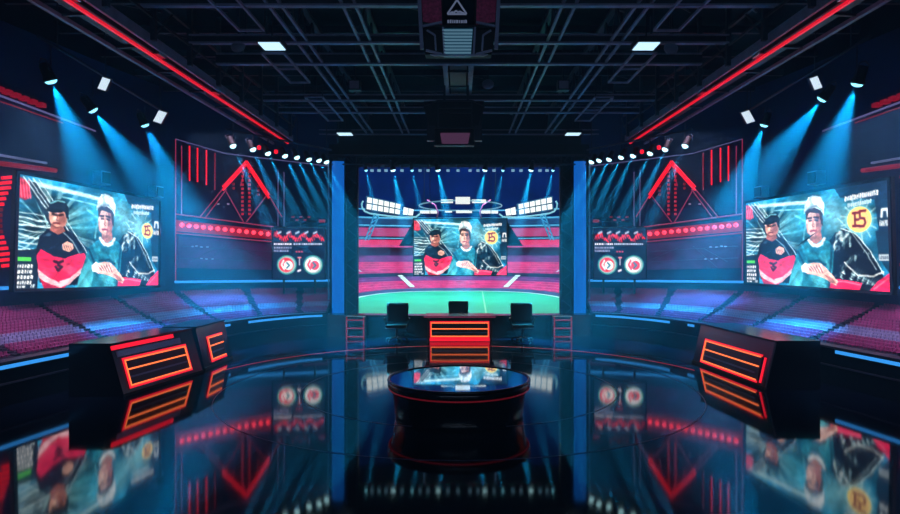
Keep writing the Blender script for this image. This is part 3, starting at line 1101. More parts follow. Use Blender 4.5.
# ------------------------------------------------------------------ round podium
t = thing('round_podium', 'low round black podium with a mirror top in the middle of the floor', 'podium', (0, 10.0, 0))
MB().lathe([(1.0, 0), (1.0, 0.06), (1.04, 0.4), (1.11, 0.47), (1.11, 0.55)], (0, 10, 0), 64).build('drum', M_BLACK, t)
MB().lathe([(1.07, 0.55), (1.07, 0.562), (1.065, 0.565)], (0, 10, 0), 64, smooth=False).build('mirror_top', mat('mirror_top', (190, 215, 235), 0.03, 1.0), t)
mb = MB()
mb.tube([(1.095 * math.cos(2 * math.pi * k / 64), 10 + 1.095 * math.sin(2 * math.pi * k / 64), 0.56) for k in range(64)], 0.022, 6, closed=True)
mb.build('rim', M_BLACK, t)
mb = MB()
mb.tube([(1.085 * math.cos(2 * math.pi * k / 64), 10 + 1.085 * math.sin(2 * math.pi * k / 64), 0.435) for k in range(64)], 0.012, 6, closed=True)
mb.build('red_line', led('led_podium_line', (130, 16, 34), 0.35), t)

# ------------------------------------------------------------------ columns and truss towers
for s in (-1, 1):
    t = thing('light_column', 'tall glowing blue column ' + SIDE[s], 'column', (s * 3.95, 20.9, 0), 'blue light columns')
    MB().box((s * 3.97, 21.05, 2.83), (0.5, 0.3, 5.66)).build('column_body', M_MATTE, t)
    x0, x1 = (s * 3.97 - 0.13 * 1, s * 3.97 + 0.2)
    mb = MB()
    n = 9
    pts = []
    for k in range(n):
        a = math.pi * k / (n - 1)
        pts.append((s * 3.95 + 0.2 * math.cos(a), 20.9 - 0.12 * math.sin(a)))
    mb.prism([(x, y, 0.12) for x, y in pts], (0, 0, 5.4))
    mb.build('light_tube', led('led_column_blue', (14, 96, 196), 1.0), t)
    MB().tube([(s * 4.24, 20.8, 0), (s * 4.24, 20.8, 5.6)], 0.025, 8).build('edge_pole', M_STEEL, t)
    MB().box((s * 4.2, 20.75, 0.66), (0.16, 0.12, 0.14)).build('pole_bracket', M_CHROME, t)

    t = thing('truss_tower', 'dark upright truss tower framing the stadium view ' + SIDE[s], 'truss', (s * 3.5, 21, 0), 'truss towers')
    MB().box((s * 3.53, 21.15, 2.85), (0.42, 0.1, 5.7)).build('back_panel', M_MATTE, t)
    for dx in (-0.18, 0.18):
        MB().tube([(s * 3.52 + dx, 20.95, 0), (s * 3.52 + dx, 20.95, 5.7)], 0.03, 8).build('upright', M_DARKMETAL, t)
    mb = MB()
    for k in range(19):
        z = 0.15 + 0.29 * k
        d = 0.18 if k % 2 else -0.18
        mb.tube([(s * 3.52 - d, 20.95, z), (s * 3.52 + d, 20.95, z + 0.29)], 0.014, 5)
    mb.build('lacing', M_DARKMETAL, t)

# header truss that carries the middle lamp row
t = thing('lighting_truss', 'black header truss across the top of the stadium view', 'truss', (0, 21, 5.4))
for (y, z) in ((20.85, 5.42), (21.15, 5.42), (20.85, 5.72), (21.15, 5.72)):
    MB().tube([(-4.3, y, z), (4.3, y, z)], 0.028, 8).build('chord', M_DARKMETAL, t)
mb = MB()
for k in range(28):
    x = -4.2 + 0.3 * k
    a, b = (5.42, 5.72) if k % 2 else (5.72, 5.42)
    mb.tube([(x, 20.85, a), (x + 0.3, 20.85, b)], 0.014, 5)
    mb.tube([(x, 20.85, 5.42), (x + 0.3, 21.15, 5.42)], 0.012, 5)
mb.build('lacing', M_DARKMETAL, t)
MB().box((0, 21.2, 5.75), (8.6, 0.06, 0.75)).build('valance', M_MATTE, t)

# ------------------------------------------------------------------ stage lamps
BLUE = (0.03, 0.62, 1.0)


def spot_proto(label, cat, radius, length, power, angle, blend, lens, color=BLUE):
    t = thing('spotlight', label, cat)
    mb = MB()
    mb.lathe([(radius * 0.55, length), (radius * 0.75, length * 0.85), (radius * 0.8, length * 0.3), (radius, length * 0.12), (radius, 0.0), (radius * 0.86, 0.0), (radius * 0.86, 0.02)], n=16)
    mb.build('lamp_body', M_MATTE, t)
    MB().lathe([(radius * 0.84, 0.012), (radius * 0.8, -0.015), (radius * 0.55, -0.045), (0.002, -0.058)], n=16).build('lens', lens, t)
    mb = MB()
    mb.tube([(radius * 1.08, 0, length * 0.5), (radius * 1.15, 0, length * 1.1), (0, 0, length * 1.25), (-radius * 1.15, 0, length * 1.1), (-radius * 1.08, 0, length * 0.5)], radius * 0.1, 6)
    mb.build('yoke', M_DARKMETAL, t)
    l = bpy.data.lights.new('beam', 'SPOT')
    l.energy, l.spot_size, l.spot_blend, l.color, l.shadow_soft_size = power, angle, blend, color, 0.03
    lo = bpy.data.objects.new('beam', l)
    COL.objects.link(lo)
    lo.location = (0, 0, -0.1)
    lo.parent = t
    return t


def aim(o, loc, d):
    o.location = loc
    o.rotation_euler = Vector(d).to_track_quat('-Z', 'Y').to_euler()


ORD = ['first', 'second', 'third', 'fourth', 'fifth', 'sixth', 'seventh', 'eighth', 'ninth', 'tenth', 'eleventh']
# two raked rows beside the columns
rowpx = [(326.5, 162), (319, 160.5), (309, 159.5), (297, 157.5), (285, 156), (268, 153.5), (253, 149.5), (233, 146)]
first = spot_proto('x', 'lamp', 0.105, 0.3, BEAM['row'], math.radians(13), 1.0, L_WHITE)
done_first = False
for s in (-1, 1):
    pts = []
    for i, (px, py) in enumerate(rowpx):
        dz = 2.98
        Yd = dz * F / (CY - py)
        loc = Vector((s * (CX - px) * Yd / F, Yd, CZ + dz))
        o = first if not done_first else copy_tree(first)
        done_first = True
        aim(o, loc, (-s * 0.5, -0.25, -0.95))
        tag(o, f'bright stage lamp, {ORD[i]} from the column in the row {SIDE[s]}', 'lamp', 'lamps of the row ' + SIDE[s])
        pts.append(loc)
    t = thing('lamp_bar', 'dark pipe carrying the row of bright lamps ' + SIDE[s], 'pipe', pts[4] + Vector((0, 0, 0.45)), 'lamp pipes')
    a, b = pts[0] + (pts[0] - pts[-1]) * 0.06, pts[-1] + (pts[-1] - pts[0]) * 0.06
    up_ = Vector((0, 0, 0.42))
    MB().tube([a + up_, b + up_], 0.03, 8).build('pipe', M_DARKMETAL, t)
    for p in (pts[0], pts[3], pts[7]):
        MB().tube([p + up_, Vector((p.x, p.y, ZC))], 0.015, 6).build('drop_rod', M_DARKMETAL, t)
    for p in pts:
        MB().bar(p + Vector((0, 0, 0.26)), p + up_, 0.03, 0.03).build('clamp', M_DARKMETAL, t)
    for (px, py) in ((259, 151), (276, 155)):
        Yd = 2.98 * F / (CY - py)
        q = Vector((s * (CX - px) * Yd / F, Yd, CZ + 3.02))
        t2 = thing('indicator_lamp', 'small red lamp between the bright lamps near the pipe end ' + SIDE[s] if px < 265 else 'small red lamp near the middle of the bright row ' + SIDE[s], 'lamp', q, 'red pipe lamps')
        MB().lathe([(0.03, 0.0), (0.06, 0.02), (0.06, 0.1), (0.03, 0.12)], (q.x, q.y, q.z), 10).build('bulb', L_RED, t2)
        MB().bar(q + Vector((0, 0, 0.12)), q + Vector((0, 0, 0.4)), 0.02, 0.02).build('stem', M_DARKMETAL, t2)

# middle row on the header truss
big = spot_proto('x', 'lamp', 0.1, 0.26, BEAM['centre'], math.radians(18), 1.0, L_WHITE)
small = spot_proto('x', 'lamp', 0.06, 0.2, BEAM['centre'] * 0.42, math.radians(15), 0.9, L_CYAN)
ub = us = False
mid = [(366, 0), (393, 1), (412, 0), (438, 1), (485, 1), (503, 0), (531, 1), (553, 0)]
for i, (px, isbig) in enumerate(mid):
    p = P(px, 170, 20.85)
    if isbig:
        o = big if not ub else copy_tree(big)
        ub = True
    else:
        o = small if not us else copy_tree(small)
        us = True
    sx = 1 if px < CX else -1
    aim(o, p, (sx * 0.2, 0.12, -1.0))
    near_ = 'two-desk' if px < CX else 'one-desk'
    k = i if px < CX else 7 - i
    tag(o, f'{"bright" if isbig else "small"} lamp, {ORD[k]} from the tower on the {near_} side, header truss', 'lamp', 'header truss lamps')
for i, px in enumerate((372, 379, 386, 402, 420, 428, 448, 458, 470, 478, 494, 513, 521, 540, 547)):
    p = P(px, 170.5, 20.85)
    o = MB().box((p.x, p.y, p.z), (0.1, 0.1, 0.07)).box((p.x, p.y, p.z + 0.14), (0.03, 0.03, 0.2), 1).build('truss_fixture', [led('fixture_dim', (120, 180, 215), 0.9), M_MATTE])
    tag(o, 'tiny pale fixture in the line of small fixtures under the header truss', 'fixture', 'tiny fixtures of the header truss')

# wall wash lamps with wide beams
wash = spot_proto('x', 'lamp', 0.13, 0.35, BEAM['wall'], math.radians(36), 1.0, L_CYAN, (0.01, 0.55, 1.0))
uw = False
WP = {1: [(857, 84, 12.5, (-0.18, 0.35, -1)), (822, 99, 14.5, (-0.55, 0.6, -1)), (764, 125, 17.6, (-0.25, 0.3, -1))],
      -1: [(51, 81, 12.4, (0.25, 0.35, -1)), (93, 110, 14.8, (0.55, 0.5, -1)), (145, 125, 17.6, (0.35, 0.3, -1))]}
for s in (-1, 1):
    for i, (px, py, Yd, d) in enumerate(WP[s]):
        o = wash if not uw else copy_tree(wash)
        uw = True
        aim(o, P(px, py, Yd), d)
        tag(o, f'wash lamp with wide blue beam, {ORD[2 - i]} from the columns {SIDE[s]}', 'lamp', 'wall wash lamps')
    t = thing('wash_pipe', 'dark ceiling pipe holding the wash lamps ' + SIDE[s], 'pipe', (s * 8, 14, 6.5), 'wash pipes')
    a, b = P(870 if s > 0 else 38, 60, 11.9), P(742 if s > 0 else 168, 110, 18.6)
    a.z = b.z = 6.55
    MB().tube([a, b], 0.03, 8).build('pipe', M_DARKMETAL, t)
    for (px, py, Yd, d) in WP[s]:
        p = P(px, py, Yd)
        MB().tube([p + Vector((0, 0, 0.3)), Vector((p.x, p.y, 6.55))], 0.014, 6).build('hanger', M_DARKMETAL, t)
    for u in (0.1, 0.9):
        p = a.lerp(b, u)
        MB().tube([p, Vector((p.x, p.y, ZC))], 0.015, 6).build('drop_rod', M_DARKMETAL, t)
    for i, (px, py, Yd) in enumerate(((816, 83, 14.0), (748, 117, 17.5)) if s > 0 else ((104, 84, 14.0), (160, 117, 17.5))):
        p = P(px, py, Yd)
        t = thing('flood_panel', ('bare white flood panel nearest the columns under the wash pipe ' if i else 'bare white flood panel at the outer end of the wash pipe ') + SIDE[s], 'lamp', p, 'square flood panels')
        kk = Yd / F
        ex = Vector((s * 9 * kk, 0.02, 3 * kk)) / 2
        ey = Vector((s * 8.5 * kk, 0.12, -11 * kk)) / 2
        n = ex.cross(ey).normalized()
        if n.y > 0:
            n = -n
        c4 = [p - ex - ey, p + ex - ey, p + ex + ey, p - ex + ey]
        MB().hexa([q - n * 0.004 for q in c4], [q - n * 0.08 for q in c4]).build('housing', M_DARKMETAL, t)
        c5 = [p + (q - p) * 0.9 for q in c4]
        MB().hexa([q + n * 0.004 for q in c5], [q - n * 0.004 for q in c5]).build('panel', led('panel_white', (190, 215, 235), 1.3), t)
        MB().tube([p - n * 0.06, Vector((p.x, p.y, ZC))], 0.014, 6).build('drop_rod', M_DARKMETAL, t)

# ------------------------------------------------------------------ ceiling steelwork
def lattice(label, x, z, y0, y1, h, group):
    t = thing('roof_truss', label, 'truss', (x, y0, z), group)
    for dx in (-0.11, 0.11):
        MB().bar((x + dx, y0, z), (x + dx, y1, z), 0.05, 0.05).build('bottom_chord', M_STEEL, t)
    MB().bar((x, y0, z + h), (x, y1, z + h), 0.12, 0.07).build('top_chord', M_DARKMETAL, t)
    mb = MB()
    n = int((y1 - y0) / 0.9)
    st = (y1 - y0) / n
    for k in range(n):
        y = y0 + k * st
        mb.bar((x, y, z + 0.02), (x, y + st / 2, z + h), 0.035, 0.035)
        mb.bar((x, y + st / 2, z + h), (x, y + st, z + 0.02), 0.035, 0.035)
    mb.build('braces', M_DARKMETAL, t)
    return t


ZB = 6.7
for s in (-1, 1):
    lattice('long roof truss running to the stadium view beside the middle duct ' + SIDE[s], s * 1.85, ZB, 6.5, 22.4, 0.7, 'long roof trusses')
    lattice('long roof truss between the duct and the red strip catwalk ' + SIDE[s], s * 3.1, ZB, 6.5, 22.4, 0.7, 'long roof trusses')
cyl = [10.7, 12.6, 14.0, 17.3, 18.8, 22.2]
words_ = ['nearest to the front', 'second from the front', 'third from the front, thick', 'fourth from the front', 'fifth from the front', 'closest to the header truss']
for y, wd in zip(cyl, words_):
    t = thing('cross_beam', 'steel roof beam crossing the whole ceiling, ' + wd, 'beam', (0, y, ZB), 'crossing roof beams')
    hh = 0.2 if y == 14.0 else 0.13
    MB().bar((-5.3, y, ZB - 0.05), (5.3, y, ZB - 0.05), 0.12, 0.035).build('lower_flange', M_STEEL, t)
    MB().bar((-5.3, y, ZB - 0.03 + hh / 2), (5.3, y, ZB - 0.03 + hh / 2), 0.03, hh).build('web', M_DARKMETAL, t)
    MB().bar((-5.3, y, ZB - 0.03 + hh), (5.3, y, ZB - 0.03 + hh), 0.12, 0.03).build('upper_flange', M_STEEL, t)
    for x in (-4.2, 0.0, 4.2):
        MB().bar((x, y, ZB + hh - 0.03), (x, y, ZC), 0.04, 0.04).build('hanger', M_DARKMETAL, t)
# high joists against the ceiling
for i in range(9):
    y = 7.6 + i * 1.7
    o = MB()
    o.bar((-9.0, y, ZC - 0.16), (9.0, y, ZC - 0.16), 0.1, 0.16)
    for k in range(12):
        x = -8.4 + 1.4 * k
        o.bar((x, y, ZC - 0.18), (x + 0.7, y + 0.85, ZC - 0.08), 0.035, 0.035)
    o = o.build('ceiling_joist', M_DARKMETAL)
    tag(o, 'thin dark joist against the ceiling, one of the parallel row', 'joist', 'ceiling joists')

# catwalk girders with red strips
for s in (-1, 1):
    t = thing('catwalk_girder', 'long dark girder with a red light strip along its edge ' + SIDE[s], 'girder', (s * 5.5, 6.5, 6.0), 'red strip girders')
    y0, y1 = 6.2, 20.6
    MB().bar((s * 5.5, y0, 6.06), (s * 5.5, y1, 6.06), 0.045, 0.045).build('red_strip', led('led_girder_red', (222, 22, 46), 1.0), t)
    MB().bar((s * 5.62, y0, 6.16), (s * 5.62, y1, 6.16), 0.3, 0.1).build('deck', M_DARKMETAL, t)
    MB().bar((s * 5.36, y0, 6.22), (s * 5.36, y1, 6.22), 0.05, 0.18).build('inner_flange', M_STEEL, t)
    MB().bar((s * 5.98, y0, 6.06), (s * 5.98, y1, 6.06), 0.07, 0.06).build('outer_rail', M_STEEL, t)
    MB().bar((s * 5.3, y0, 6.95), (s * 5.3, y1, 6.95), 0.06, 0.06).build('hand_rail', M_DARKMETAL, t)
    MB().bar((s * 5.3, y0, 6.6), (s * 5.3, y1, 6.6), 0.04, 0.04).build('mid_rail', M_DARKMETAL, t)
    for k in range(10):
        y = 6.6 + 1.5 * k
        MB().bar((s * 5.3, y, 6.2), (s * 5.3, y, ZC), 0.09, 0.09).build('post', M_DARKMETAL, t)
        MB().bar((s * 5.3, y, 6.25), (s * 5.3, y + 0.75, 6.95), 0.03, 0.03).build('brace', M_DARKMETAL, t)
        MB().bar((s * 5.6, y, 6.1), (s * 5.98, y, 6.08), 0.05, 0.04).build('outrigger', M_DARKMETAL, t)
    for py_ in (0, 58, 95):
        Yd = 3.56 * F / (254 - py_)
        MB().box((s * 5.46, Yd, 6.14), (0.16, 0.3, 0.1)).build('clip_plate', M_CHROME, t)

# long battens with small light panels
for s in (-1, 1):
    for i, (ya, yb) in enumerate(((9.2, 11.5), (12.8, 15.0), (16.4, 19.3))):
        t = thing('ceiling_batten', f'open rectangular ceiling batten, {["nearest the front", "middle one of three", "farthest from the front"][i]}, {SIDE[s]}', 'batten', (s * 3.6, ya, 6.5), 'ceiling battens')
        for dx in (0, 0.45):
            MB().bar((s * (3.5 + dx), ya, 6.52), (s * (3.5 + dx), yb, 6.52), 0.035, 0.05).build('rail', M_STEEL, t)
        for y in (ya, (ya + yb) / 2, yb):
            MB().bar((s * 3.5, y, 6.52), (s * 3.95, y, 6.52), 0.035, 0.04).build('rung', M_STEEL, t)
        for y in (ya, yb):
            MB().bar((s * 3.5, y, 6.52), (s * 3.5, y, ZC), 0.025, 0.025).build('drop_rod', M_DARKMETAL, t)
    for i, (px, py, Yd, wd) in enumerate(((272, 46, 12.3, 0.4), (345, 134, 21.2, 0.46))):
        p = P(px, py, Yd)
        x = p.x if s < 0 else -p.x
        t = thing('ceiling_light', ('bright rectangular ceiling light between the battens ' if i == 0 else 'small rectangular ceiling light beyond the last batten ') + SIDE[s], 'light', (x, Yd, p.z), 'rectangular ceiling lights')
        MB().box((x, Yd, p.z + 0.05), (wd + 0.06, 0.5, 0.1)).build('housing', M_DARKMETAL, t)
        MB().box((x, Yd, p.z - 0.005), (wd, 0.44, 0.02)).build('diffuser', led('diffuser_white', (170, 215, 240), 1.7), t)
        MB().bar((x, Yd, p.z + 0.1), (x, Yd, ZC), 0.025, 0.025).build('drop_rod', M_DARKMETAL, t)

# round and boxy ceiling fixtures
for px, py, Yd, lab in ((238, 46, 12.6, 'round grey ceiling disc near the flood panels on the two-desk side'),
                        (671, 48, 12.6, 'round grey ceiling disc near the girder on the one-desk side'),
                        (488, 84, 15.5, 'round grey ceiling disc next to the middle duct')):
    p = P(px, py, Yd)
    t = thing('ceiling_disc', lab, 'fixture', p, 'round ceiling discs')
    mb = MB()
    mb.lathe([(0.1, 0.05), (0.14, 0.0), (0.14, -0.02), (0.12, -0.03), (0.001, -0.035)], n=20)
    R = Matrix.Rotation(math.radians(68), 4, 'X')
    mb.v = [tuple(p + (R @ Vector(v))) for v in mb.v]
    mb.build('disc', mat('disc_grey', (96, 110, 138), 0.5), t)
    MB().bar(p + Vector((0, 0.03, 0.03)), (p.x, p.y + 0.03, ZC), 0.03, 0.03).build('drop_rod', M_DARKMETAL, t)
for s in (-1, 1):
    p = P(355 if s < 0 else 563, 86, 15.4)
    t = thing('ceiling_speaker', 'small dark box speaker hung between the roof trusses ' + SIDE[s], 'speaker', p, 'hung speakers')
    MB().box((p.x, p.y, p.z), (0.28, 0.24, 0.24)).build('cabinet', M_DARKMETAL, t)
    MB().box((p.x, p.y - 0.125, p.z), (0.22, 0.02, 0.18)).build('grille', M_STEEL, t)
    MB().bar(p + Vector((0, 0, 0.12)), (p.x, p.y, ZC), 0.03, 0.03).build('drop_rod', M_DARKMETAL, t)

# middle duct
t = thing('ceiling_duct', 'square duct with pale edge pipes along the middle of the ceiling', 'duct', (0, 9.5, 6.8))
MB().box((-0.02, 14.5, 7.1), (0.4, 8.0, 0.5)).build('duct_body', M_DARKMETAL, t)
for x in (-0.32, 0.28):
    MB().bar((x, 10.3, 6.9), (x, 18.6, 6.9), 0.12, 0.12).build('edge_pipe', M_STEEL, t)
for k in range(6):
    MB().box((-0.02, 11.0 + 1.4 * k, 7.1), (0.5, 0.06, 0.56)).build('joint_flange', M_MATTE, t)
MB().box((-0.02, 14.5, 7.52), (0.08, 7.6, 0.36)).build('hanger_plate', M_DARKMETAL, t)

# hanging rig with the triangle sign
Yr = 9.0
t = thing('hanging_rig', 'big hanging box rig with a triangle sign and a lit louvre', 'rig', (0, Yr, 5.3))


def R(px, py, d=0.0):
    p = P(px, py, Yr)
    p.y += d
    return p


def slab(mb, pts, d0, d1, mi=0):
    mb.hexa([R(x, y, d0) for x, y in pts], [R(x, y, d1) for x, y in pts], mi)
    return mb


body = MB()
slab(body, [(417, -34), (500, -34), (497, 27), (420, 27)], 0.0, 0.5)
slab(body, [(421, 27), (496, 27), (492, 52), (425, 52)], 0.12, 0.3)
body.build('cabinet', M_MATTE, t)
for sx, nm in ((-1, 'wing_panel'), (1, 'wing_panel')):
    m = lambda x: CX + sx * (x - CX)
    mb = MB()
    slab(mb, sorted([(m(478), -34), (m(499), -34), (m(495), 22), (m(476), 25)], key=lambda q: 0), -0.02, 0.0)
    mb.build('mesh_panel', mat('mesh_rose', (170, 56, 100), 0.6, vary=0.5, scale=30), t)
    mb = MB()
    mb.bar(R(m(500), -30, -0.03), R(m(496), 50, -0.03), 0.05, 0.05)
    mb.build('outer_bar', M_STEEL, t)
    mb = MB()
    mb.bar(R(m(495), 27, -0.03), R(m(476), 23, -0.03), 0.03, 0.03)
    mb.bar(R(m(492), 51, -0.03), R(m(476), 55, -0.03), 0.03, 0.03)
    mb.bar(R(m(491), 31, -0.03), R(m(483), 36, -0.03), 0.025, 0.025)
    mb.bar(R(m(483), 36, -0.03), R(m(482), 51, -0.03), 0.025, 0.025)
    mb.bar(R(m(475), 28, -0.03), R(m(473.5), 55, -0.03), 0.03, 0.03)
    mb.build('edge_frame', M_STEEL, t)
mb = MB()
slab(mb, [(443, -34), (475, -34), (474, 25), (443, 25)], -0.035, 0.0)
mb.build('sign_panel', M_BLACK, t)
mb = MB()
L_SIGN = led('sign_pale', (110, 125, 160), 0.5)
for a, b in (((457, 1), (447.5, 15)), ((457, 1), (466.5, 15)), ((447.5, 15.2), (466.5, 15.2))):
    mb.bar(R(a[0], a[1], -0.045), R(b[0], b[1], -0.045), 0.02, 0.02)
wv = [(450, 14.5), (452, 13.2), (454, 13.8), (456, 11.8), (458, 13.4), (460, 12.6), (462, 13.8), (464, 14.5)]
for a, b in zip(wv, wv[1:]):
    mb.bar(R(a[0], a[1], -0.045), R(b[0], b[1], -0.045), 0.018, 0.018)
mb.build('triangle_sign', L_SIGN, t)
mb = MB()
x = 447.5
r2 = random.Random(3)
while x < 467:
    wd = 1.2 + r2.random()
    slab(mb, [(x, 20.5 + r2.random()), (x + wd, 20.5 + r2.random()), (x + wd, 24), (x, 24)], -0.045, -0.035)
    x += wd + 0.7
mb.build('sign_marks', L_SIGN, t)
mb = MB()
slab(mb, [(442, 29), (473, 29), (471, 55), (444, 55)], -0.02, 0.12)
mb.build('louvre_backing', led('louvre_glow', (24, 70, 95), 0.6), t)
mb = MB()
for k in range(8):
    y = 30.5 + 3.2 * k
    i = (y - 29) * 0.07
    slab(mb, [(442.5 + i, y), (472.5 - i, y), (472.5 - i, y + 1.3), (442.5 + i, y + 1.3)], -0.05, -0.02)
mb.build('louvre_slats', led('louvre_pale', (110, 160, 190), 0.42), t)
mb = MB()
slab(mb, [(430, 54.5), (488, 54.5), (484, 56), (434, 56)], -0.02, 0.02)
mb.build('bottom_rail', M_STEEL, t)
for px in (428, 490):
    p = R(px, -34, 0.5)
    MB().bar(p, (p.x, p.y, ZC), 0.06, 0.06).build('drop_rod', M_DARKMETAL, t)

# second rig farther back with the rose panel
Yr = 16.0
t = thing('hanging_rig', 'dark hanging box rig with a dull rose panel below the duct', 'rig', (0, Yr, 5.0))
body = MB()
slab(body, [(424, 101), (484, 101), (481, 128), (428, 128)], 0.0, 0.6)
slab(body, [(430, 128), (478, 128), (474, 145), (434, 145)], 0.05, 0.3)
body.build('cabinet', M_MATTE, t)
mb = MB()
slab(mb, [(440, 133), (470, 133), (468, 143.5), (442, 143.5)], -0.02, 0.05)
mb.build('rose_panel', led('panel_rose', (96, 62, 98), 0.5), t)
mb = MB()
for a, b in (((438, 101), (472, 101)), ((438, 108), (472, 108)), ((438, 113), (472, 113)), ((438, 101), (438, 127)), ((472, 101), (472, 127)), ((424, 106), (438, 101)), ((484, 106), (472, 101)),
             ((428, 128), (482, 128)), ((424, 106), (430, 130)), ((484, 106), (478, 130)), ((434, 145), (474, 145))):
    mb.bar(R(a[0], a[1], -0.03), R(b[0], b[1], -0.03), 0.035, 0.035)
mb.build('edge_frame', M_DARKMETAL, t)
for px in (430, 477):
    mb = MB()
    slab(mb, [(px - 3, 126), (px + 5, 126), (px + 5, 141), (px - 3, 141)], -0.06, 0.1)
    mb.build('side_lamp', M_DARKMETAL, t)
for px in (444, 468):
    p = R(px, 101, 0.5)
    MB().bar(p, (p.x, p.y, 6.9), 0.06, 0.06).build('drop_rod', M_DARKMETAL, t)

# ------------------------------------------------------------------ neon art on the side walls
def mx(px, s):
    return px if s < 0 else 2 * CX - px


for s in (-1, 1):
    sd = SIDE[s]

    def Q(px, py, off=0.06):
        return W(mx(px, s), py, off)

    def path(a, b, n=10, off=0.06):
        return [Q(a[0] + (b[0] - a[0]) * k / n, a[1] + (b[1] - a[1]) * k / n, off) for k in range(n + 1)]
    base = Q(250, 230)
    # frame of the wall panel
    t = thing('neon_outline', 'thin violet line frame around the wall panel ' + sd, 'neon light', base, 'neon frames')
    for a, b, nm, m in (((175, 139), (175, 282), 'upright', L_REDLINE), ((175, 139), (225, 153.5), 'top_line', L_PALE), ((225, 153.5), (328, 166), 'top_line', L_PALE),
                        ((278, 170), (278, 226), 'upright', L_PALE), ((284, 172), (284, 226), 'upright', L_PALE),
                        ((181, 146), (181, 214), 'upright', L_REDLINE)):
        MB().tube(path(a, b), 0.014, 5).build(nm, m, t)
    for i, (px, y0, y1) in enumerate(((189, 146, 181), (197, 148, 182), (206, 150, 185), (214.5, 153, 190))):
        o = MB().tube(path((px, y0), (px, y1), 3), 0.022, 6).build('neon_bar', L_RED if i < 3 else L_REDDIM)
        tag(o, f'hanging red neon bar, {ORD[i]} from the wall screen, {sd}', 'neon light', 'red neon bars')
    # pyramid
    Q0 = Q

    def Q(px, py, off=0.12):
        return W(mx(px, s), py, off)

    def path(a, b, n=10, off=0.12):
        return [Q(a[0] + (b[0] - a[0]) * k / n, a[1] + (b[1] - a[1]) * k / n, off) for k in range(n + 1)]
    t = thing('neon_pyramid', 'red neon pyramid outline above the red lamp band ' + sd, 'neon light', Q(246, 190), 'neon pyramids')
    for a, b in (((246, 161), (222, 187)), ((246, 161), (269, 195))):
        for d in (0, 3.2):
            MB().tube(path((a[0], a[1] + d), (b[0], b[1] + d), 6), 0.04, 6).build('roof_tube', L_RED, t)
    for a, b in (((222, 189), (199, 217)), ((226, 189), (205, 217)), ((224, 189), (243, 222)), ((266, 196), (246, 222)), ((269, 196), (282, 217)), ((246, 163), (240, 186))):
        MB().tube(path(a, b, 6), 0.016, 5).build('thin_tube', L_REDLINE, t)
    for px, y0, y1 in ((233, 184, 192), (242, 172, 214), (249, 172, 214), (258, 182, 198)):
        y = y0
        while y < y1:
            MB().box(tuple(Q(px, y)), (0.07, 0.05, 0.07)).build('neon_dot', L_REDDIM if px in (233, 258) else led('led_red_mid', (170, 18, 46), 1.0), t)
            y += 4.2
    # red lamp band
    t = thing('lamp_band', 'curved band of glowing red lamps across the wall ' + sd, 'light', Q(225, 226), 'red lamp bands')
    A = path((175, 220), (274, 230.5), 24, 0.02)
    B = path((175, 231), (274, 239.5), 24, 0.02)
    nrm = [wall_at(mx(175 + 99 * k / 24, s))[1] for k in range(25)]
    MB().ribbon(A, B, [n * 0.05 for n in nrm]).build('backing', mat('band_backing_glow', (120, 14, 40), 0.4, emit=(140, 6, 36), strength=0.8), t)  # backing emits to imitate the red glow around the lamps
    for a, b in (((175, 214), (274, 227)), ((175, 233), (274, 242))):
        MB().tube(path(a, b, 20, 0.07), 0.02, 5).build('edge_line', L_REDLINE, t)
    for k in range(13):
        px, py = 181 + 87 * k / 12, 225 + 9 * k / 12
        p, n = Q(px, py, 0.09), nrm[min(24, int((px - 175) / 99 * 24))]
        mb = MB()
        mb.lathe([(0.001, -0.07), (0.055, -0.045), (0.075, 0.0), (0.055, 0.045), (0.001, 0.07)], tuple(p), 10)
        mb.build('lamp', led('lamp_red', (255, 54, 74), 3.2), t)
    # lower wall lines and marks
    t = thing('wall_panel', 'dull violet panel with fine roof lines below the red band ' + sd, 'panel', Q(225, 262), 'violet wall panels')
    A = path((177, 236), (274, 244), 24, 0.015)
    B = path((177, 268), (274, 270), 24, 0.015)
    MB().ribbon(A, B, [n * 0.02 for n in nrm]).build('board', mat('board_violet', (104, 40, 98), 0.5, vary=0.35, scale=2), t)
    mb = MB()
    for a, b in (((180, 246), (272, 252)), ((180, 258), (272, 262)), ((225, 246), (200, 268)), ((240, 248), (272, 262)), ((190, 262), (215, 248))):
        mb.tube(path(a, b, 12, 0.045), 0.008, 4)
    mb.build('fine_lines', led('line_violet', (80, 50, 110), 0.5), t)
    mb = MB()
    for px, py in ((192, 246.5), (196, 246), (201, 247), (207, 247), (201, 258.5), (206, 259), (212, 259), (224, 189.5), (228, 204), (218, 204)):
        mb.box(tuple(Q(px, py, 0.05)), (0.07, 0.03, 0.04))
    mb.build('light_marks', led('mark_pale', (150, 150, 200), 0.8), t)
    # blue strips at the wall foot
    o = MB().tube(path((174, 282), (330, 280.5), 26, 0.08), 0.045, 6).build('foot_strip', L_BLUE)
    tag(o, 'long blue light strip at the foot of the wall panel ' + sd, 'light', 'blue wall strips')
    o = MB().tube(path((-60, 291), (14, 287.5), 8, 0.1), 0.045, 6).build('foot_strip', L_BLUE)
    tag(o, 'short blue light strip by the outer edge of the wall screen ' + sd, 'light', 'blue wall strips')
    # louvred red arc at the outer edge of the screen
    t = thing('neon_arc', 'curved stack of red neon dashes beside the wall screen ' + sd, 'neon light', Q(5, 220), 'red neon arcs')
    for k in range(17):
        v = k / 16 * 2 - 1
        py = 222 + 44 * v
        x0 = -7 + 16 * v * v
        a, b = Q(x0 - 10, py, 0.08), Q(x0 + 5, py - 1.5, 0.08)
        MB().bar(a, b, 0.05, 0.07).build('dash', L_RED if abs(v) > 0.3 else L_REDDIM, t)
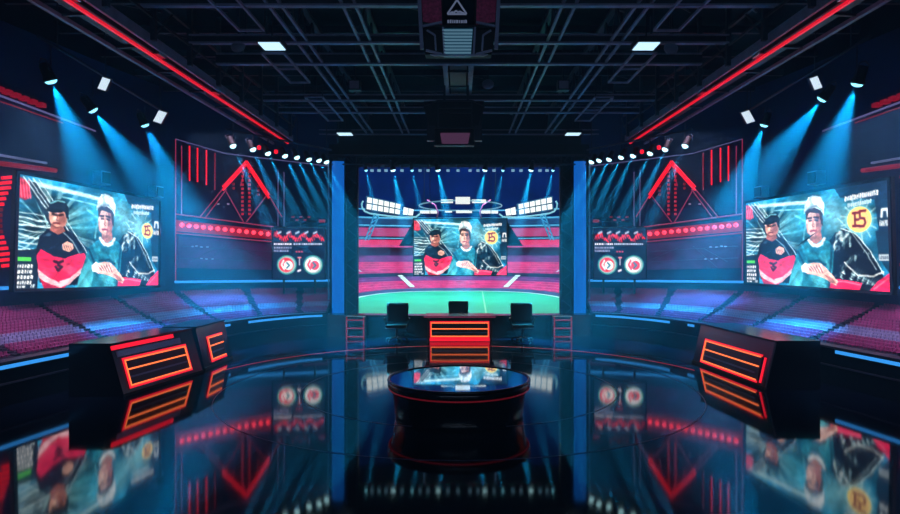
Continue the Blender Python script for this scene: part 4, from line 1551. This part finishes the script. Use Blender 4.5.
    # curved rail with red lamps high on the wall
    t = thing('lamp_rail', 'curved rail with small red lamps high on the wall ' + sd, 'light', Q(40, 110), 'high lamp rails')
    MB().tube(path((-30, 86), (92, 131), 16, 0.1), 0.025, 6).build('rail', L_PALE, t)
    MB().tube(path((-30, 92), (60, 123), 16, 0.08), 0.015, 6).build('red_line', L_REDDIM, t)
    for k in range(6):
        p = Q(-6 + 8.5 * k, 89 + 3.2 * k, 0.12)
        MB().box(tuple(p), (0.16, 0.16, 0.1)).build('red_lamp', L_REDDIM, t)
    t = thing('wall_ledge', 'pale edged ledge just above the outer end of the wall screen ' + sd, 'ledge', Q(20, 160), 'wall ledges')
    MB().tube(path((-30, 151), (42, 163), 10, 0.12), 0.03, 6).build('edge', mat('ledge_pale', (150, 160, 190), 0.4, emit=(110, 120, 160), strength=0.35), t)
    MB().tube(path((-30, 160), (52, 170.5), 10, 0.1), 0.06, 6).build('red_underside', L_REDDIM, t)
    for px, py, sz in ((97, 178, 0.36), (152, 192, 0.34)):
        p, n = wall_at(mx(px, s), 0.14)
        p.z = CZ + (CY - py) * p.y / F
        rz = math.atan2(n.y, n.x) + math.pi / 2
        t = thing('wall_speaker', ('dark wall speaker over the middle of the wall screen ' if px < 120 else 'dark wall speaker over the inner corner of the wall screen ') + sd, 'speaker', p, 'wall speakers')
        MB().box(tuple(p), (sz, 0.26, sz), 0, rz).build('cabinet', M_STEEL, t)
        MB().box(tuple(p + n * 0.14), (sz * 0.8, 0.03, sz * 0.8), 0, rz).build('grille', M_MATTE, t)

# scoreboards
for s in (-1, 1):
    Yb = 21.0
    xs = (272, 325.5) if s < 0 else (593, 646.5)
    q = [P(xs[0] + 0.7, 228, Yb - (0.2 if s < 0 else -0.1)), P(xs[1] - 0.7, 228, Yb + (0.1 if s < 0 else -0.2)), P(xs[1] - 0.7, 279, Yb + (0.1 if s < 0 else -0.2)), P(xs[0] + 0.7, 279, Yb - (0.2 if s < 0 else -0.1))]
    t = make_screen('scoreboard', 'upright scoreboard with two round team badges beside the column ' + SIDE[s], 'scoreboard', q, paint_scoreboard(4 if s < 0 else 9), 0.03, 0.1, 'scoreboards')
    for u in (0.2, 0.8):
        a = q[3].lerp(q[2], u) + Vector((0, 0.08, 0))
        MB().bar(a + Vector((0, 0, 0.02)), (a.x, a.y, 1.2), 0.06, 0.06).build('leg', M_DARKMETAL, t)
    for k in range(5):
        p = P((293 + 4 * k) if s < 0 else (611 + 4 * k), 217 + (k % 2) * 3, 21.3)
        MB().box(tuple(p), (0.09, 0.04, 0.05)).build('marker', L_REDDIM, t)
    p = P(322 if s < 0 else 596, 221, 21.3)
    MB().box(tuple(p), (0.2, 0.04, 0.1)).build('marker', L_REDDIM, t)
    a = P(299 if s < 0 else 619, 228, 21.1)
    mb = MB()
    mb.bar(P(290 if s < 0 else 594, 221.5, 21.32), P(325 if s < 0 else 630, 221.5, 21.32), 0.03, 0.03)
    mb.bar((a.x, 21.2, a.z - 0.1), (a.x, 21.32, CZ + (CY - 221.5) * 21.32 / F), 0.03, 0.03)
    mb.build('marker_bar', M_DARKMETAL, t)

# ------------------------------------------------------------------ the stadium beyond the opening
def ring(d, z, n=72, lim=math.radians(100)):
    out = []
    e = 2 / 3.0
    for k in range(n + 1):
        a = -lim + 2 * lim * k / n
        sx, cy = math.sin(a), math.cos(a)
        x = math.copysign(abs(sx) ** e, sx) * (6.2 + d)
        y = 30 + math.copysign(abs(cy) ** e, cy) * (13 + d)
        out.append(Vector((x, max(y, 22.9), z)))
    return out


M_PITCH = mat('pitch_green', (28, 172, 136), 0.7, vary=0.12, scale=0.5)
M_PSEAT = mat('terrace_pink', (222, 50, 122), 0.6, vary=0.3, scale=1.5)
M_PSEAT_SHADE = mat('terrace_pink_shade', (126, 50, 128), 0.6, vary=0.3, scale=1.5)  # shaded copy of the pink: darkening up the tier put into colour
M_CONC = mat('bowl_concrete', (74, 84, 130), 0.7, vary=0.2, scale=1)
M_TEAL = mat('bowl_teal', (14, 66, 118), 0.6, vary=0.35, scale=0.7)
M_WLINE = mat('line_white', (225, 240, 240), 0.6)

mb = MB()
mb.add([(-16, 22.6, -0.02), (16, 22.6, -0.02), (16, 56, -0.02), (-16, 56, -0.02), (-16, 22.6, -0.2), (16, 22.6, -0.2), (16, 56, -0.2), (-16, 56, -0.2)],
       [(0, 1, 2, 3), (4, 7, 6, 5), (0, 4, 5, 1), (1, 5, 6, 2), (2, 6, 7, 3), (3, 7, 4, 0)])
struct(mb.build('ground', M_CONC))
t = thing('football_pitch', 'bright green pitch of the stadium seen over the counter', 'pitch', (0, 32, 0))
poly = ring(0, 0.0)
poly = [p for p in poly if p.y > 22.95]
MB().prism([Vector((p.x, p.y, 0)) for p in poly], (0, 0, 0.02)).build('turf', M_PITCH, t)
A, B = ring(-0.28, 0.021), ring(-0.12, 0.021)
MB().ribbon(A, B, [Vector((0, 0, 0.012))] * len(A)).build('touchline', M_WLINE, t)
MB().bar((1.55, 43.0 - 0.3, 0.026), (1.05, 23.5, 0.026), 0.07, 0.01).build('centre_line', mat('line_faint', (120, 205, 170), 0.6), t)


def tier(t, name, d0, z0, d1, z1, rows, m, riser=None):
    mb = MB()
    prev = None
    for j in range(rows):
        a, b = d0 + (d1 - d0) * j / rows, d0 + (d1 - d0) * (j + 1) / rows
        za = z0 + (z1 - z0) * (j + 1) / rows
        A, B = ring(a, za), ring(b, za)
        if prev is None:
            prev = ring(a, z0)
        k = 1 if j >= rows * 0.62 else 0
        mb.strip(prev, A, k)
        mb.strip(A, B, k)
        prev = B
    return mb.build(name, [m, M_PSEAT_SHADE], t)


def stairs(t, d0, z0, d1, z1, angles, wd):
    for a in angles:
        e = 2 / 3.0

        def pt(d, z):
            sx, cy = math.sin(a), math.cos(a)
            return Vector((math.copysign(abs(sx) ** e, sx) * (6.2 + d), 30 + abs(cy) ** e * (13 + d), z))
        MB().bar(pt(d0, z0 + 0.1), pt(d1, z1 + 0.06), wd, 0.03).build('stairway', M_WLINE, t)


t = thing('lower_stand', 'lowest pink seating bowl directly behind the far edge of the pitch', 'stand', (0, 44.5, 0))
MB().ribbon(ring(0.12, 0), ring(0.12, 0.2), [Vector((0, 0.1, 0))] * 73).build('front_wall', M_CONC, t)
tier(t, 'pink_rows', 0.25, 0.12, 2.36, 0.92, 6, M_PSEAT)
stairs(t, 0.3, 0.2, 2.4, 0.95, (-0.34, 0.34), 0.35)
MB().box((0.55, 43.3, 0.15), (1.5, 0.1, 0.18)).build('dugout_sign', mat('dugout_dark', (40, 50, 70), 0.5), t)
t = thing('middle_stand', 'pink seating tier with white stair lines above the dark fascia', 'stand', (0, 46, 0))
MB().ribbon(ring(2.4, 0.93), ring(2.4, 1.17), [Vector((0, 0.05, 0))] * 73).build('dark_fascia', mat('fascia_navy', (26, 22, 60), 0.6), t)
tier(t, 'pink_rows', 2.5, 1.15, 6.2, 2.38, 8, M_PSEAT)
stairs(t, 2.6, 1.2, 6.2, 2.4, (-1.2, -0.98, -0.7, 0.7, 0.98, 1.2), 0.12)
MB().ribbon(ring(6.25, 2.38), ring(6.25, 3.05), [Vector((0, 0.1, 0))] * 73).build('rear_band', mat('band_violet', (84, 48, 104), 0.6, vary=0.3, scale=0.8), t)
t = thing('upper_stand', 'teal upper tier of the stadium with pink ribbon boards', 'stand', (0, 49, 3))
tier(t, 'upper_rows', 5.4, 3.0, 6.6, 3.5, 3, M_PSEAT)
MB().ribbon(ring(5.6, 3.02), ring(5.6, 3.56), [Vector((0, 0.1, 0))] * 73).build('lower_ribbon', led('ribbon_pink', (232, 44, 116), 0.95), t)
MB().ribbon(ring(5.4, 3.58), ring(5.4, 3.72), [Vector((0, 0.1, 0))] * 73).build('dark_ledge', mat('fascia_teal', (22, 60, 96), 0.6), t)
mb = MB()
R1a, R1b = ring(5.5, 3.82), ring(5.5, 4.45)
MB().ribbon(R1a, R1b, [Vector((0, 0.1, 0))] * 73).build('upper_ribbon', led('ribbon_rose', (196, 44, 128), 0.8), t)
MB().ribbon(ring(5.45, 4.5), ring(6.0, 5.3), [Vector((0, 0.1, 0))] * 73).build('teal_band', M_TEAL, t)
for d, z, r in ((5.2, 4.6, 0.07), (5.0, 5.15, 0.08), (4.9, 5.75, 0.06), (5.3, 3.66, 0.05)):
    MB().tube(ring(d, z), r, 6).build('roof_tube', mat('tube_pale', (84, 168, 205), 0.4), t)
for s in (-1, 1):
    mb = MB()
    for k in range(7):
        a = s * (0.98 - 0.028 * k)
        e = 2 / 3.0
        x, y = math.copysign(abs(math.sin(a)) ** e, math.sin(a)) * (6.2 + 5.38), 30 + abs(math.cos(a)) ** e * (13 + 5.38)
        mb.box((x, y, 4.1 + 0.05 * (k % 2)), (0.2, 0.1, 0.34))
    mb.build('ribbon_marks', led('mark_white', (240, 220, 235), 0.95), t)
mb = MB()
mb.ribbon(ring(8.0, -0.05, 72), ring(8.0, 14.05, 72), [Vector((0, 0.2, 0))] * 73)
struct(mb.build('wall_rear', mat('rear_blue', (4, 30, 90), 0.8, spec=0.05, vary=0.4, scale=0.5)))
MB_ = MB()
MB_.box((0, 39.5, 14.2), (32, 34, 0.3))
struct(MB_.build('roof_slab', M_CEIL))

# floodlight banks
for s in (-1, 1):
    Yf = 40.0

    def G(px, py, d=0.0):
        p = P(px if s < 0 else 2 * CX - px + 1, py, Yf)
        p.y += d
        return p
    t = thing('floodlight_bank', 'white floodlight bank on a cyan hoop over the stand ' + SIDE[s], 'floodlight', G(383, 235), 'stadium floodlight banks')
    quad = [(367, 196.5), (401, 204), (400, 215), (366, 209.5)]

    def bil(u, v):
        (a, b), (c, d), (e, f), (g, h) = quad
        return ((a * (1 - u) + c * u) * (1 - v) + (g * (1 - u) + e * u) * v, (b * (1 - u) + d * u) * (1 - v) + (h * (1 - u) + f * u) * v)
    mb = MB()
    mb.hexa([G(*bil(u, v), 0.05) for u, v in ((-0.03, -0.05), (1.03, -0.05), (1.03, 1.05), (-0.03, 1.05))], [G(*bil(u, v), 0.25) for u, v in ((-0.03, -0.05), (1.03, -0.05), (1.03, 1.05), (-0.03, 1.05))])
    mb.build('backplate', mat('bank_green', (24, 60, 84), 0.5), t)
    for i in range(6):
        for j in range(2):
            u0, u1, v0, v1 = (i + 0.09) / 6, (i + 0.91) / 6, (j + 0.09) / 2, (j + 0.9) / 2
            c4 = ((u0, v0), (u1, v0), (u1, v1), (u0, v1))
            mb = MB()
            mb.hexa([G(*bil(u, v), 0.0) for u, v in c4], [G(*bil(u, v), 0.05) for u, v in c4])
            mb.build('lamp', led('flood_white', (236, 255, 255), 1.35), t)
    quad = [(403.5, 207), (414, 209.5), (413, 215.5), (402.5, 214.5)]
    for i in range(2):
        u0, u1 = (i + 0.05) / 2, (i + 0.95) / 2
        c4 = ((u0, 0), (u1, 0), (u1, 1), (u0, 1))
        mb = MB()
        mb.hexa([G(*bil(u, v), 0.0) for u, v in c4], [G(*bil(u, v), 0.05) for u, v in c4])
        mb.build('lamp', led('flood_white', (236, 255, 255), 1.35), t)
    mb = MB()
    mb.tube([G(x, y, -0.1) for x, y in ((363.5, 201), (362, 204), (362.5, 208), (365, 211.5), (370, 213.5), (380, 215), (392, 216.5), (402, 217.5), (416, 217), (420, 214))], 0.06, 6)
    mb.build('hoop', led('hoop_cyan', (120, 205, 230), 1.0), t)
    for (x0, x1) in ((379, 367), (374, 364)):
        b = G(x1, 240, 0.6)
        MB().bar(G(x0, 214, 0.1), b, 0.07, 0.07).build('leg', mat('tube_pale', (150, 200, 225)), t)
    mb = MB()
    for k in range(5):
        u = k / 5
        mb.bar(G(379 - 12 * u, 214 + 26 * u, 0.2), G(374 - 10 * (u + 0.15), 214 + 26 * (u + 0.15), 0.2), 0.04, 0.04)
    mb.build('lacing', mat('tube_pale', (150, 200, 225)), t)

# hanging light ring over the pitch with white boards
t = thing('ring_truss', 'oval cyan light ring hanging over the pitch with white boards', 'truss', (0, 36, 5.2))
mb = MB()
mb.tube([(0.08 + 2.25 * math.cos(2 * math.pi * k / 48), 35 + 3.6 * math.sin(2 * math.pi * k / 48), 5.12) for k in range(48)], 0.035, 6, closed=True)
mb.build('ring', led('ring_cyan', (110, 185, 215), 0.7), t)
for (x0, y0, x1, y1, Yd) in ((455.5, 197, 470, 204, 31.4), (441, 199.5, 453, 203, 31.8), (472, 199.5, 486, 203, 31.8), (420, 210.5, 438, 213.5, 38.2), (445, 211, 452, 212.5, 38.5), (456, 210.5, 472, 213, 38.5), (480, 210.5, 498, 213.5, 38.2)):
    a, b = P(x0, y0, Yd), P(x1, y1, Yd)
    c = (a + b) / 2
    MB().box((c.x, c.y, c.z), (abs(b.x - a.x), 0.08, abs(a.z - b.z))).build('white_board', led('board_white', (225, 245, 250), 1.2), t)
for x in (432, 486):
    pts_ = [P(x + dx, y, 35.5) for dx, y in ((-5, 200), (3, 205), (6, 212), (5, 218))] if x < CX else [P(x - dx, y, 35.5) for dx, y in ((-5, 200), (3, 205), (6, 212), (5, 218))]
    MB().tube(pts_, 0.045, 6).build('rose_hook', mat('hook_rose', (190, 90, 150), 0.5), t)
for x in (-1.9, 2.0):
    MB().tube([(x, 35, 5.12), (x, 35, 14.05)], 0.02, 5).build('cable', M_DARKMETAL, t)

# centre screen
Yc = 26.0
q = [P(414, 219, Yc), P(506.5, 219, Yc), P(506.5, 275, Yc), P(414, 275, Yc)]
t = make_screen('video_screen', 'smaller screen of two players hanging over the stadium pitch', 'screen', q, pic, 0.04, 0.15)
for sgn, tri in ((-1, [(414, 221), (414, 246), (399, 246)]), (1, [(507, 221), (507, 246), (523, 246)])):
    MB().prism([P(x, y, Yc + 0.05) for x, y in tri], (0, 0.3, 0)).build('side_wing', mat('wing_navy', (22, 46, 78), 0.5), t)
for px in (430, 491):
    a = P(px, 219, Yc + 0.1)
    MB().tube([a, (a.x, a.y, 14.05)], 0.012, 5).build('cable', M_DARKMETAL, t)

# ------------------------------------------------------------------ haze
hm = bpy.data.materials.new('stage_haze')
hm.use_nodes = True
nt = hm.node_tree
nt.nodes.remove(nt.nodes['Principled BSDF'])
vsn = nt.nodes.new('ShaderNodeVolumeScatter')
vsn.inputs['Color'].default_value = (0.22, 0.68, 1.0, 1)
vsn.inputs['Density'].default_value = HAZE_DENSITY
nt.links.new(vsn.outputs['Volume'], nt.nodes['Material Output'].inputs['Volume'])
mb = MB()
mb.box((0, 13.2, 3.85), (24, 18.4, 7.66))
tag(mb.build('stage_haze', hm), 'thin blue stage haze filling the dark studio under the lamps', 'haze', kind='stuff')
